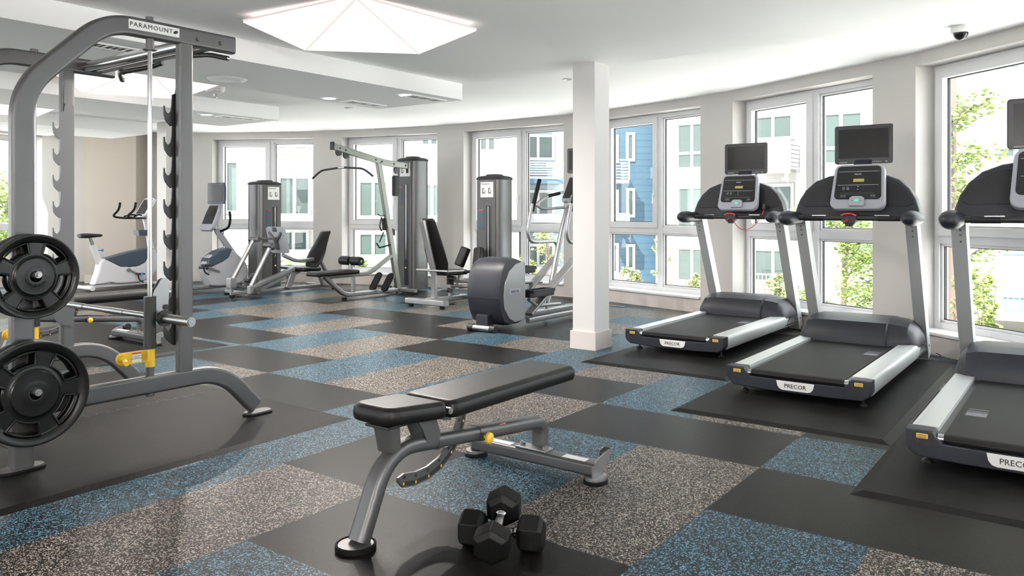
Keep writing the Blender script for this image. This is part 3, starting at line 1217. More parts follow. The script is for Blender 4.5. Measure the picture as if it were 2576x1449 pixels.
def bench_proto():
    root = thing('weight_bench', 'x', 'bench', group='adjustable benches')
    gm = M['grey_metal']
    # foot, front leg and spine: one bent tube
    bm = BM()
    path = fillet([(0, 0.015, .02), (0, .15, .315), (0, .62, .262), (0, 1.15, .205), (0, 1.15, .09)], [.14, .02, .16, .02], 8)
    sweep(bm, path, rrect(.058, .078, .022, 4), (0, .3, 1) if False else (1, 0, 0))
    leg = mk('frame_tube', bm, gm, root)
    bm = BM()
    sweep(bm, [(0, .655, .258), (0, .70, .253)], rrect(.064, .084, .024, 4), (1, 0, 0))
    mk('collar', bm, gm, leg)
    bm = BM()
    sweep(bm, [(0, .395, .287), (0, .41, .285)], rrect(.064, .084, .024, 4), (1, 0, 0))
    mk('collar', bm, gm, leg)
    bm = BM()
    lathe(bm, [(.0, .018), (.062, .018), (.066, .014), (.066, .012)], (0, .0, 0), cap=False, n=28)
    mk('foot_plate', bm, M['grey_metal'], root)
    bm = BM()
    lathe(bm, [(.0, .0), (.066, .0), (.072, .004), (.072, .018), (.066, .022), (.063, .016), (.0, .014)], (0, 0, 0), cap=False, n=28)
    mk('rubber_foot', bm, M['rubber'], root)
    # rear cross bar
    bm = BM()
    sweep(bm, [(-.34, 1.10, .058), (.34, 1.10, .058)], rrect(.085, .058, .014, 3), (0, 0, 1))
    cb_ = mk('cross_bar', bm, gm, root)
    for s in (-1, 1):
        bm = BM()
        prism(bm, [(1.055, .03), (1.145, .03), (1.145, .06), (1.20, .08), (1.215, .105), (1.20, .12), (1.10, .10), (1.055, .075)], s * .335, s * .343, 'x', .001)
        mk('wheel_bracket', bm, M['silver_metal'], cb_)
    for s in (-1, 1):
        bm = BM()
        lathe(bm, [(0, -.012), (.028, -.012), (.032, -.006), (.032, .006), (.028, .012), (0, .012)], (s * .322, 1.195, .10), 'x', 20, cap=False)
        mk('wheel', bm, M['black'], cb_)
        bm = BM()
        prism(bm, ell(.052, .062, 24), 0, .016, 'z', .003, Matrix.Translation((s * .335, 1.09, 0)))
        mk('rubber_foot', bm, M['rubber'], cb_)
        bm = BM()
        prism(bm, ell(.046, .056, 24), .016, .030, 'z', .001, Matrix.Translation((s * .335, 1.09, 0)))
        mk('foot_plate', bm, M['silver_metal'], cb_)
    bm = BM()
    bx(bm, -.085, .085, 1.065, 1.135, .087, .096, .002)
    for x in (-.065, .065):
        cyl(bm, (x, 1.10, .096), (x, 1.10, .106), .014, 6)
        cyl(bm, (x, 1.10, .106), (x, 1.10, .112), .007, 8)
    mk('bolt_plate', bm, M['steel'], cb_)
    bm = BM()
    bx(bm, .17, .29, 1.07, 1.115, .0875, .0885)
    st = mk('white_sticker', bm, M['white'], cb_, smooth=0)
    bm = BM()
    bx(bm, -.30, -.12, 1.075, 1.115, .0875, .0885)
    bx(bm, -.31, -.27, 1.078, 1.11, .0885, .0889)
    mk('warning_sticker', bm, M['white'], cb_, smooth=0)
    # stickers on the spine
    bm = BM()
    a = Vector((.0295, .455, .282))
    bx(bm, .029, .0302, .44, .55, .255, .295)
    s1 = mk('serial_label', bm, M['white'], leg, smooth=0)
    text('label_print', 'PTFB-B', .016, M['ink'], facing((.0306, .475, .286), (0, 1, 0), (0, 0, 1)), s1, .0003)
    bm = BM()
    bx(bm, .029, .0302, .74, .84, .225, .268)
    s2 = mk('caution_label', bm, M['white'], leg, smooth=0)
    bm = BM()
    bx(bm, .0302, .0306, .74, .84, .250, .268)
    mk('label_band', bm, M['orange'], s2, smooth=0)
    # adjustment arc
    bm = BM()
    arc_c = (.30, .50)
    o_, i_ = [], []
    ctr = [(.585, .40), (.57, .33), (.545, .275), (.50, .225), (.44, .188), (.37, .168), (.30, .165), (.235, .175)]
    # outline of the plate: offset the centre line both sides
    L_, R_ = [], []
    for k, (y, z) in enumerate(ctr):
        y0, z0 = ctr[max(0, k - 1)]
        y1, z1 = ctr[min(len(ctr) - 1, k + 1)]
        t = Vector((y1 - y0, z1 - z0)).normalized()
        nrm = Vector((-t.y, t.x))
        L_.append((y + nrm.x * .026, z + nrm.y * .026))
        R_.append((y - nrm.x * .026, z - nrm.y * .026))
    R_ += [(.215, .165)]
    prism(bm, L_ + [(.205, .176), (.205, .192)] + list(reversed(R_[:-1])), -.005, .005, 'x', .001)
    arc = mk('adjustment_arc', bm, M['grey_metal'], root, smooth=20)
    bm = BM()
    for k in range(len(ctr) - 1):
        for s in (.25, .75):
            pass
    sweep(bm, [(.0056, y - .0, z + .0) for y, z in [(L_[k][0] * .75 + R_[k][0] * .25, L_[k][1] * .75 + R_[k][1] * .25) if k < len(ctr) else None for k in range(len(ctr))]][1:-1], rrect(.001, .016), (0, 0, 1) if False else (1, 0, 0))
    bm.free()
    bm = BM()
    for k in range(len(ctr) - 1):
        a = Vector((.0055, *[L_[k][q] * .72 + R_[k][q] * .28 for q in (0, 1)]))
        b = Vector((.0055, *[L_[k + 1][q] * .72 + R_[k + 1][q] * .28 for q in (0, 1)]))
        sweep(bm, [a, b], rrect(.015, .002), (1, 0, 0))
    dec = mk('scale_strip', bm, M['black'], arc, smooth=0)
    bm = BM()
    for k in range(1, len(ctr)):
        a = Vector((.0065, *[L_[k][q] * .72 + R_[k][q] * .28 for q in (0, 1)]))
        box(bm, a, (.002, .007, .010))
    mk('scale_number', bm, M['yellow'], dec, smooth=0)
    bm = BM()
    for k in range(1, len(ctr)):
        a = [L_[k][q] * .25 + R_[k][q] * .75 for q in (0, 1)]
        cyl(bm, (.0042, a[0], a[1]), (.0056, a[0], a[1]), .0075, 10)
    mk('locking_hole', bm, M['black'], arc)
    # pull pin
    bm = BM()
    cyl(bm, (.02, .66, .250), (.055, .66, .250), .016)
    pn = mk('pin_housing', bm, gm, root)
    bm = BM()
    lathe(bm, [(.006, 0), (.006, .012), (.018, .016), (.024, .022), (.022, .032), (.012, .037), (0, .038)], (.055, .66, .250), 'x', 20, cap=False)
    kn = mk('pull_knob', bm, M['yellow'], root)
    kn['label'] = 'yellow round pull knob'
    # seat post and bracket
    bm = BM()
    sweep(bm, [(0, .165, .31), (0, .15, .41)], rrect(.062, .075, .015), (1, 0, 0), scales=[1.0, 1.15])
    mk('seat_post', bm, gm, root)
    bm = BM()
    for s in (-1, 1):
        prism(bm, [(.33, .30), (.405, .29), (.40, .33), (.385, .37), (.36, .415), (.26, .415), (.30, .36)], s * .034, s * .040, 'x')
        prism(bm, [(.34, .405), (.40, .375), (.45, .365), (.44, .40), (.40, .43), (.36, .44)], s * .05, s * .055, 'x')
    cyl(bm, (-.06, .362, .432), (.066, .362, .432), .012, 12)
    mk('hinge_bracket', bm, gm, root)
    bm = BM()
    cyl(bm, (.09, .355, .432), (.135, .355, .432), .013, 12)
    cyl(bm, (.135, .355, .432), (.138, .355, .432), .007, 8)
    mk('hinge_bolt', bm, M['steel'], root)
    bm = BM()
    bx(bm, -.03, .03, .42, 1.15, .380, .400, .004)
    bx(bm, -.06, .06, .10, .33, .400, .410, .002)
    mk('pad_support', bm, M['black'], root)
    pad('seat_pad', round_poly([(-.105, .06), (.105, .06), (.132, .345), (-.132, .345)], [.06, .06, .035, .035]), .408, .470, root, R(-4.5), (0, .3, .43))
    pad('back_pad', round_poly([(-.135, .365), (.135, .365), (.135, 1.25), (-.135, 1.25)], [.045, .045, .03, .03]), .398, .463, root)
    return root


bench = bench_proto()
bench['label'] = 'black padded adjustable bench with grey frame in the foreground'
bench.location = (-.549, 2.772, 0)
bench.rotation_euler = (0, 0, TH)
copy_tree(bench, (-4.05, 6.24, .014), TH, 'black padded bench on the mat beyond the smith machine')


# ------------------------------------------------------------------ dumbbells
def hex_ring(r, x):
    return [(x, r * math.cos(R(60 * k + 30)), r * math.sin(R(60 * k + 30))) for k in range(6)]


def dumbbell(label, c, direction, roll=0.0):
    root = thing('hex_dumbbell', label, 'dumbbell', c, 0, 'pair of crossed hex dumbbells')
    q = Vector(direction).to_track_quat('X', 'Z')
    root.rotation_mode = 'QUATERNION'
    root.rotation_quaternion = q
    for s in (-1, 1):
        bm = BM()
        rs = [hex_ring(.045, .060), hex_ring(.0655, .074), hex_ring(.068, .080), hex_ring(.068, .132), hex_ring(.066, .138), hex_ring(.048, .150)]
        rs = [[(s * x, y, z) for x, y, z in r] for r in rs]
        rings(bm, rs)
        bmesh.ops.transform(bm, matrix=Matrix.Rotation(roll, 4, 'X'), verts=bm.verts)
        bmesh.ops.bevel(bm, geom=bm.edges[:], offset=.0025, segments=1, affect='EDGES')
        mk('hex_head', bm, M['rubber'], root, smooth=20)
        bm = BM()
        lathe(bm, [(.015, s * .04), (.021, s * .048), (.021, s * .056), (.017, s * .061), (.019, s * .066)], (0, 0, 0), 'x', 16)
        mk('collar', bm, M['chrome'], root)
    bm = BM()
    lathe(bm, [(.0125, -.06), (.0135, -.03), (.0155, 0), (.0135, .03), (.0125, .06)], (0, 0, 0), 'x', 16)
    mk('handle', bm, M['steel'], root)
    return root


dumbbell('black hex dumbbell with steel handle lying flat, under the other one', (-.036, 2.775, .0600), (.97, -.24, 0))
dumbbell('black hex dumbbell resting across the other, far head raised', (-.047, 2.747, .0975), (.17, .945, .222), 0)

# ------------------------------------------------------------------ smith machine
SM = Vector((-2.22, 3.57, .014))
smith = thing('smith_machine', 'grey smith machine with white maker sign on its top beam', 'smith machine', SM, TH)
GMt = M['grey_metal']
FAR = -1.33


def side_frame(x):
    bm = BM()
    path = fillet([(x, 0, .012), (x, 0, 1.73), (x, .38, 2.105), (x, 1.09, 2.105)], [.14, .13], 10)
    sweep(bm, path, rrect(.096, .058, .016, 4), (1, 0, 0))
    f = mk('side_frame', bm, GMt, smith)
    bm = BM()
    path = fillet([(x, -.03, .283), (x, 1.02, .283), (x, 1.235, .05)], [.16], 10)
    path[0] = Vector((x, .02, .283))
    sweep(bm, path, rrect(.094, .052, .016, 4), (1, 0, 0))
    f2 = mk('base_beam', bm, GMt, smith)
    bm = BM()
    sweep(bm, [(x, .795, .32), (x, .795, 2.07)], rrect(.052, .082, .016, 4), (0, 1, 0))
    mk('front_post', bm, GMt, smith)
    # feet
    for y, w in ((0, .0), (1.255, .02)):
        bm = BM()
        prism(bm, rrect(.10, .20 - w, .048, 6), 0, .012, 'z', .002, Matrix.Translation((x, y, 0)))
        mk('rubber_foot', bm, M['rubber'], smith)
        bm = BM()
        prism(bm, rrect(.086, .186 - w, .042, 6), .010, .018, 'z', .001, Matrix.Translation((x, y, 0)))
        mk('foot_plate', bm, M['grey_metal'], smith)
    # guide rod with its collars
    bm = BM()
    cyl(bm, (x, .605, .34), (x, .605, 2.04), .0115)
    rod = mk('guide_rod', bm, M['chrome'], smith)
    for z0, z1, r in ((.325, .375, .021), (2.0, 2.06, .020), (2.0, 2.006, .034), (.222, .24, .022), (2.14, 2.17, .022)):
        bm = BM()
        cyl(bm, (x, .605, z0), (x, .605, z1), r, 14)
        mk('rod_mount', bm, GMt, rod)
    # bolts on the outer face
    bm = BM()
    xs = x + .029
    for y, z, r in ((.86, 2.10, .012), (1.0, 2.10, .012), (0, .13, .016)):
        cyl(bm, (xs - .004, y, z), (xs + .006, y, z), r, 14)
        cyl(bm, (xs + .004, y, z), (xs + .008, y, z), r * .6, 8)
    mk('bolt', bm, GMt, f)
    # toothed catch plate on the rear of the front post
    bm = BM()
    xp = x - .032 if x > -1 else x + .032
    n = 8
    out = [(.795, 1.86), (.770, 1.85), (.762, 1.80)]
    zt = 1.717
    stp_ = .164
    for k in range(n):
        z = zt - k * stp_
        out += [(.745, z + .075), (.742, z + .02), (.738, z - .012), (.728, z - .026), (.716, z - .026), (.706, z - .012), (.703, z + .012), (.697, z + .012),
                (.697, z - .03), (.702, z - .055), (.716, z - .075), (.735, z - .093)]
    out += [(.745, zt - n * stp_ + .06), (.815, zt - n * stp_ + .04), (.825, zt - n * stp_ + .08), (.825, 1.84)]
    prism(bm, out, xp - .004, xp + .004, 'x', 0)
    mk('catch_plate', bm, M['grey_metal'] if x < -1 else M['black'], smith, smooth=20)  # near plate coloured black for its backlit shade, far one stays grey
    return f


side_frame(FAR)
nf = side_frame(0)
# far plate: the strip fixed on the rear face of the far post, seen flat on
bm = BM()
xp = FAR + .0
out = [(.762, 1.86), (.735, 1.86), (.735, 1.80)]
bm.free()
# name sign
bm = BM()
bx(bm, .028, .031, .478, .750, 2.087, 2.135, .004)
sg = mk('name_sign', bm, M['white'], smith)
text('sign_lettering', 'PARAMOUNT', .033, M['ink'], facing((.0318, .597, 2.111), (0, 1, 0), (0, 0, 1)), sg, .0006, spacing=1.2, bold=0.0)
bm = BM()
prism(bm, [(a * math.cos(.5) - b * math.sin(.5), a * math.sin(.5) + b * math.cos(.5)) for a, b in ell(.014, .008, 16)], .0312, .0325, 'x', 0, Matrix.Translation((0, .728, 2.111)))
mk('sign_emblem', bm, M['ink'], sg)
# barbell: bar, sleeves, carriages
BZ, BY = .622, .655
bm = BM()
cyl(bm, (FAR - .05, BY, BZ), (.06, BY, BZ), .0155, 14)
cyl(bm, (-.98, BY, BZ), (-.80, BY, BZ), .0175, 14)
cyl(bm, (-.55, BY, BZ), (-.35, BY, BZ), .0175, 14)
bar = mk('barbell', bm, M['steel'], smith)
for x in (0, FAR):
    s = 1 if x == 0 else -1
    bm = BM()
    cyl(bm, (x + s * .05, BY, BZ), (x + s * .295, BY, BZ), .0245, 20)
    cyl(bm, (x + s * .295, BY, BZ), (x + s * .300, BY, BZ), .019, 20)
    slv = mk('bar_sleeve', bm, M['steel'], bar)
    bm = BM()
    cyl(bm, (x + s * .046, BY, BZ), (x + s * .062, BY, BZ), .042, 20)
    cyl(bm, (x + s * .03, BY, BZ), (x + s * .046, BY, BZ), .033, 20)
    mk('bar_collar', bm, M['black'], bar)
    bm = BM()
    cyl(bm, (x, .605, .475), (x, .605, .735), .030, 20)
    cyl(bm, (x, .605, .468), (x, .605, .500), .032, 20)
    mk('slide_sleeve', bm, M['black'], bar)
    bm = BM()
    for q in (-.012, .012):
        prism(bm, [(.618, .70), (.655, .60), (.70, .60), (.706, .66), (.715, .78), (.705, .815), (.685, .825), (.665, .815), (.63, .76)], x - .018 + q - .003, x - .018 + q + .003, 'x', .001)
    mk('safety_hook', bm, M['silver_metal'], bar)
    bm = BM()
    cyl(bm, (x - .035, .692, .672), (x + .004, .692, .672), .015, 12)
    mk('hook_pin', bm, M['black'], bar)
    # safety catch
    bm = BM()
    cyl(bm, (x, .605, .375), (x, .605, .470), .0245, 20)
    prism(bm, rrect(.165, .062, .028, 5), -.006, .006, 'x', .002, Matrix.Translation((x + .014, .505, .436)))
    prism(bm, [(.55, .41), (.60, .405), (.60, .467), (.55, .463)], x + .004, x + .020, 'x', .002)
    cyl(bm, (x + .02, .455, .436), (x + .04, .452, .434), .022, 16)
    cyl(bm, (x + .03, .452, .434), (x + .11, .425, .428), .012, 14)
    ct = mk('safety_catch', bm, M['yellow'], smith)
    ct['label'] = 'yellow safety catch on the guide rod'
    bm = BM()
    bx(bm, x + .0205, x + .0215, .50, .548, .412, .462)
    lb = mk('warning_label', bm, M['white'], ct, smooth=0)
    if x == 0:
        text('label_print', 'STOP CATCHES\nMUST BE\nUSED AT ALL TIMES', .0065, M['ink'], facing((.0222, .524, .437), (0, 1, 0), (0, 0, 1)), lb, .0002)
        bm = BM()
        bx(bm, x + .0216, x + .022, .50, .548, .452, .462)
        mk('label_band', bm, M['orange'], lb, smooth=0)
        text('warning_print', 'WARNING', .009, M['ink'], facing((.0226, .524, .457), (0, 1, 0), (0, 0, 1)), lb, .0002)
# top crossbars
bm = BM()
cyl(bm, (FAR + .02, .90, 2.10), (-.02, .90, 2.10), .031, 20)
mk('pull_up_bar', bm, M['chrome'], smith)
bm = BM()
sweep(bm, [(FAR + .02, .975, 2.085), (-.02, .975, 2.085)], rrect(.06, .03, .01), (0, 0, 1))
mk('top_crossbeam', bm, M['silver_metal'], smith)
for pg in ([(-.62, 1.03, 2.07), (-.70, 1.0, 2.05), (-.85, .90, 2.02)], [(-.30, 1.0, 2.07), (-.12, 1.02, 2.06), (-.02, 1.06, 2.035)], [(-1.05, 1.0, 2.07), (-1.15, 1.04, 2.06), (-1.24, 1.10, 2.04)]):
    bm = BM()
    tube(bm, pg, .014, .04)
    pu = mk('pull_up_grip', bm, M['black'], smith)
    bm = BM()
    e_ = Vector(pg[-1])
    cyl(bm, e_, e_ + Vector((.001, .015, -.001)), .0145)
    mk('grip_end', bm, M['chrome'], pu)
bm = BM()
sweep(bm, [(FAR, -.0, .13), (0, -.0, .13)], rrect(.06, .09, .012), (0, 0, 1))
mk('rear_crossbeam', bm, GMt, smith)
# weight pegs
PEG = ((.893, .188, .085), (.375, .232, .075))
for z, r, x in PEG:
    bm = BM()
    cyl(bm, (.02, 0, z), (.175, 0, z), .0150, 16)
    cyl(bm, (.175, 0, z), (.185, 0, z), .010, 12)
    mk('weight_peg', bm, M['silver_metal'], smith)


def weight_plate(loc, r, th, label, ang):
    """rubber plate: axis along x, five grip holes"""
    root = thing('weight_plate', label, 'weight plate', loc, TH, 'rubber weight plates on the smith machine')
    k = r / .232
    hub, web0, web1, rim = .105 * k, .118 * k, .200 * k, r
    n = 120
    bm = BM()
    # half-thickness profile, per radius
    hw = .40                                            # half angle of a grip hole
    per = 2 * math.pi / 5

    def hole(a):
        d = (a - ang + per / 2) % per - per / 2
        return abs(d) < hw
    radii = [.026 * 1.0, .055 * k, .060 * k, hub * .93, hub, web0, .128 * k, .182 * k, .192 * k, .200 * k, r * .955, r * .99, r]
    half = [th * .46, th * .46, th * .40, th * .40, th * .22, th * .18, th * .18, th * .18, th * .20, th * .38, th * .5, th * .46, th * .25]
    rs_f, rs_b = [], []
    for q, (rad_, h_) in enumerate(zip(radii, half)):
        f_, b_ = [], []
        for i in range(n):
            a = 2 * math.pi * i / n
            f_.append(bm.verts.new((h_, rad_ * math.cos(a), rad_ * math.sin(a))))
            b_.append(bm.verts.new((-h_, rad_ * math.cos(a), rad_ * math.sin(a))))
        rs_f.append(f_)
        rs_b.append(b_)
    H0, H1 = 6, 8                                       # hole spans these radii bands
    for q in range(len(radii) - 1):
        for i in range(n):
            j = (i + 1) % n
            am = 2 * math.pi * (i + .5) / n
            isH = H0 <= q < H1 and hole(am)
            if not isH:
                bm.faces.new((rs_f[q][i], rs_f[q][j], rs_f[q + 1][j], rs_f[q + 1][i]))
                bm.faces.new((rs_b[q][j], rs_b[q][i], rs_b[q + 1][i], rs_b[q + 1][j]))
            else:
                if q == H0:
                    bm.faces.new((rs_f[q][i], rs_f[q][j], rs_b[q][j], rs_b[q][i]))
                if q == H1 - 1:
                    bm.faces.new((rs_f[q + 1][i], rs_f[q + 1][j], rs_b[q + 1][j], rs_b[q + 1][i]))
                for dd, (ia, ib) in ((-1, (i, i)), (1, (j, j))):
                    if not hole(2 * math.pi * (i + .5 + dd) / n):
                        bm.faces.new((rs_f[q][ia], rs_f[q + 1][ia], rs_b[q + 1][ia], rs_b[q][ia]))
    for i in range(n):
        j = (i + 1) % n
        bm.faces.new((rs_f[-1][i], rs_f[-1][j], rs_b[-1][j], rs_b[-1][i]))
        bm.faces.new((rs_f[0][i], rs_f[0][j], rs_b[0][j], rs_b[0][i]))
    # raised lips round the grip holes and raised bars between them
    for q in range(5):
        a = ang + q * per
        pts = []
        for s_, rr_ in ((1, .186 * k), (-1, .128 * k)):
            for t in range(9):
                f = (t / 8 - .5) * 2 * s_
                pts.append((a + f * hw * (1.0 if s_ > 0 else .95), rr_))
        path = [(th * .22, rad_ * math.cos(aa), rad_ * math.sin(aa)) for aa, rad_ in pts]
        sweep(bm, path, circ(.006 * k, 8), (1, 0, 0), closed=True)
    for q in range(5):
        a = ang + (q + .5) * per
        path = [(th * .20, .205 * k * math.cos(a + f), .205 * k * math.sin(a + f)) for f in [(-.22 + .44 * t / 8) for t in range(9)]]
        sweep(bm, path, rrect(.018 * k, .010, .004), (1, 0, 0))
    mk('plate_body', bm, M['urethane'], root, smooth=50)
    bm = BM()
    lathe(bm, [(.0255, -th * .47), (.031, -th * .47), (.031, th * .475), (.0255, th * .475)], (0, 0, 0), 'x', 28, cap=False)
    mk('centre_ring', bm, M['black'], root)
    return root


def on_smith(x, y, z):
    return (SM.x + UX * x + VX * y, SM.y + UY * x + VY * y, SM.z + z)


for (z, r, x), nm, a0 in zip(PEG, ('upper', 'lower'), (R(50), R(38))):
    sz = 'smaller' if nm == 'upper' else 'larger'
    weight_plate(on_smith(.125, 0.012 * 0, z - .009), r, .052, '%s black weight plate with five grip holes, outermost on the %s peg' % (sz, nm), a0)
    weight_plate(on_smith(.066, 0, z - .009), r, .052, '%s black weight plate behind the outer one on the %s peg' % (sz, nm), a0 + .06)
    bm = BM()
# raised lettering ring on the upper outer plate
up_plate = [o for o in COL.objects if o.name.startswith('weight_plate') and 'outermost on the upper' in o.get('label', '')][0]
for k, ch in enumerate('NITRO'):
    a = R(-115 + k * 28)
    rr_ = .036
    c = (.0245, rr_ * math.cos(a), rr_ * math.sin(a))
    text('plate_lettering', ch, .017, M['black'], facing(c, (0, -math.sin(a), math.cos(a)), (0, -math.cos(a), -math.sin(a))), up_plate, .0008)


# ------------------------------------------------------------------ weight stack tower (part of a machine)
def tower(parent, x, y, h, face, w=.42, d=.40):
    """shell with slotted front face; face = angle the face looks to in the parent's frame"""
    T = Matrix.Translation((x, y, 0)) @ Matrix.Rotation(face, 4, 'Z')     # local: face looks to -y
    bm = BM()

    def sgp(v, e):
        return math.copysign(abs(v) ** e, v)
    pts = [(w / 2 * sgp(math.cos(a), .55), d / 2 * sgp(math.sin(a), .55)) for a in [R(360 * k / 48) for k in range(48)]]
    prism(bm, pts, .03, h, 'z', 0, T)
    sh = mk('tower_shell', bm, M['tower'], parent, smooth=50)
    bm = BM()
    rings(bm, [[T @ Vector((px_ * k, py_ * k, z)) for px_, py_ in pts] for k, z in ((1.0, h - .02), (1.045, h - .015), (1.045, h + .005), (.98, h + .018), (.8, h + .032), (.5, h + .040), (.48, h + .052), (.40, h + .056))])
    mk('tower_cap', bm, M['slate_dark'], sh)
    bm = BM()
    bx(bm, -w / 2 + .06, w / 2 - .06, -d / 2 - .008, -d / 2 + .004, .04, h - .03, .004, M=T)
    fc = mk('front_panel', bm, M['tower_face'], sh)
    bm = BM()
    bx(bm, .0, .09, -d / 2 - .010, -d / 2 - .002, .10, h - .36, .003, M=T)
    mk('stack_slot', bm, M['black'], fc)
    bm = BM()
    cyl(bm, T @ Vector((.045, -d / 2 - .014, .5)), T @ Vector((.045, -d / 2 - .014, h - .37)), .006, 10)
    mk('stack_rod', bm, M['chrome'], fc)
    bm = BM()
    for k in range(14):
        bx(bm, .006, .084, -d / 2 - .0125, -d / 2 - .0095, .11 + k * .026, .131 + k * .026, M=T)
    mk('weight_stack', bm, M['slate_dark'], fc, smooth=0)
    bm = BM()
    sphere(bm, T @ Vector((.045, -d / 2 - .022, .36)), .014, 8)
    mk('selector_pin', bm, M['amber'], fc)
    bm = BM()
    bx(bm, -.085, .125, -d / 2 - .012, -d / 2 - .007, h - .25, h - .05, M=T)
    pl = mk('instruction_plate', bm, M['white'], fc, smooth=0)
    xd, F = T.to_3x3() @ Vector((1, 0, 0)), T
    text('plate_lettering', 'Paramount', .030, M['ink'], facing(T @ Vector((-.005, -d / 2 - .0126, h - .075)), xd, (0, 0, 1)), pl, .0004)
    bm = BM()
    for cx in (-.03, .07):
        bx(bm, cx - .025, cx - .012, -d / 2 - .0132, -d / 2 - .012, h - .20, h - .13, M=T)
        bx(bm, cx - .012, cx + .012, -d / 2 - .0132, -d / 2 - .012, h - .20, h - .185, M=T)
        bx(bm, cx + .014, cx + .020, -d / 2 - .0132, -d / 2 - .012, h - .20, h - .15, M=T)
        cyl(bm, T @ Vector((cx - .002, -d / 2 - .0132, h - .135)), T @ Vector((cx - .002, -d / 2 - .012, h - .135)), .008, 8)
    mk('plate_drawing', bm, M['vent_dark'], pl, smooth=0)
    bm = BM()
    bx(bm, -.115, -.03, -d / 2 - .0115, -d / 2 - .007, h - .68, h - .40, M=T)
    cp = mk('caution_plate', bm, M['bike_blue'], fc, smooth=0)
    bm = BM()
    bx(bm, -.110, -.035, -d / 2 - .0128, -d / 2 - .011, h - .42, h - .405, M=T)
    mk('label_band', bm, M['red'], cp, smooth=0)
    return sh


# ------------------------------------------------------------------ lat pulldown machine
LP = (-2.34, 10.65, 0)
lat = thing('lat_pulldown_machine', 'tall lat pulldown machine with long bar and roller pads', 'exercise machine', LP, TH)
OM, SMt = M['olive_metal'], M['silver_metal']
tower(lat, -.07, 1.52, 1.97, 0, .40, .36)
bm = BM()
sweep(bm, [(0, 1.15, .0), (0, .735, 1.90)], rrect(.06, .085, .01), (0, -1, 0))
mk('mast', bm, OM, lat)
bm = BM()
sweep(bm, fillet([(0, -.10, 2.07), (0, .86, 1.895), (0, 1.38, 1.87)], .12), rrect(.09, .06, .012), (1, 0, 0))
arm = mk('top_arm', bm, OM, lat)
bm = BM()
for y, z in ((-.0, 2.05), (.10, 2.03), (.66, 1.93), (.78, 1.91), (1.02, 1.885), (1.26, 1.875)):
    cyl(bm, (-.036, y, z), (.036, y, z), .013, 10)
bx(bm, -.034, .034, -.125, -.10, 2.02, 2.13, .006)
mk('arm_bolt', bm, M['slate_dark'], arm)
bm = BM()
for y, z in ((.0, 1.995), (.13, 1.965), (1.1, 1.80), (1.36, 1.80)):
    lathe(bm, [(.0, -.012), (.05, -.012), (.042, 0), (.05, .012), (.0, .012)], (.0, y, z), 'x', 20, cap=False)
mk('pulley', bm, M['black'], arm)
bm = BM()
tube(bm, [(0, .055, 1.98), (0, .055, 1.80)], .004, n=6)
tube(bm, [(.0, 1.12, 1.80), (.0, 1.12, .55)], .003, n=6)
tube(bm, [(.0, 1.06, 1.80), (.0, 1.06, 1.50)], .003, n=6)
mk('cable', bm, M['chrome'], lat)
bm = BM()
bx(bm, -.035, .035, 1.03, 1.13, 1.42, 1.72, .02)
mk('pulley_block', bm, M['slate_dark'], lat)
bm = BM()
tube(bm, [(-.60, .055, 1.66), (-.42, .055, 1.765), (-.06, .055, 1.79), (.06, .055, 1.79), (.42, .055, 1.765), (.60, .055, 1.66)], .014, .08)
lb_ = mk('lat_bar', bm, M['slate_dark'], lat)
bm = BM()
cyl(bm, (-.06, .055, 1.79), (.06, .055, 1.79), .016)
mk('bar_end', bm, M['chrome'], lb_)
# seat, thigh rollers and low frame
bm = BM()
sweep(bm, fillet([(0, -.24, .325), (0, .10, .06), (0, 1.42, .05)], .10), rrect(.06, .06, .014), (1, 0, 0))
sweep(bm, [(0, .26, .06), (0, .26, .33)], rrect(.05, .05, .012), (1, 0, 0))
mk('base_frame', bm, SMt, lat)
bm = BM()
sweep(bm, fillet([(0, -.24, .325), (0, .56, .325), (0, 1.00, .56)], .14), rrect(.055, .055, .012), (1, 0, 0))
mk('seat_arm', bm, OM, lat)
pad('seat_pad', round_poly([(-.13, -.46), (.13, -.46), (.13, .28), (-.13, .28)], [.05] * 4), .345, .400, lat)
bm = BM()
sweep(bm, [(0, .22, .33), (0, .22, .52)], rrect(.04, .04, .008), (1, 0, 0))
mk('roller_post', bm, SMt, lat)
for s in (-1, 1):
    bm = BM()
    lathe(bm, [(.0, s * .02), (.055, s * .02), (.062, s * .035), (.062, s * .185), (.055, s * .20), (0, s * .20)], (0, .22, .520), 'x', 20, cap=False)
    rl = mk('roller_pad', bm, M['vinyl'], lat)
    bm = BM()
    cyl(bm, (s * .20, .22, .520), (s * .206, .22, .520), .018, 12)
    mk('roller_cap', bm, M['chrome'], rl)
for s in (-1, 1):
    bm = BM()
    Tm = Matrix.Translation((s * .12, .80, .19)) @ Matrix.Rotation(R(-35), 4, 'X')
    prism(bm, rrect(.125, .30, .06, 8), -.012, .012, 'y', .004, Tm)
    fp = mk('foot_plate', bm, M['rubber'], lat)
    bm = BM()
    prism(bm, rrect(.13, .305, .062, 8), .010, .018, 'y', .002, Tm)
    mk('plate_rim', bm, M['steel'], fp)
bm = BM()
cyl(bm, (-.17, .85, .13), (.17, .85, .13), .02)
sweep(bm, [(0, .85, .06), (0, .85, .14)], rrect(.05, .05, .01), (1, 0, 0))
sweep(bm, [(-.28, 1.15, .05), (.34, 1.15, .05)], rrect(.06, .05, .01), (0, 0, 1))
mk('foot_bar', bm, SMt, lat)
bm = BM()
for x, y in ((0, .10), (-.27, 1.15), (.33, 1.15), (0, 1.42)):
    cyl(bm, (x, y, 0), (x, y, .028), .035, 16)
mk('rubber_foot', bm, M['rubber'], lat)
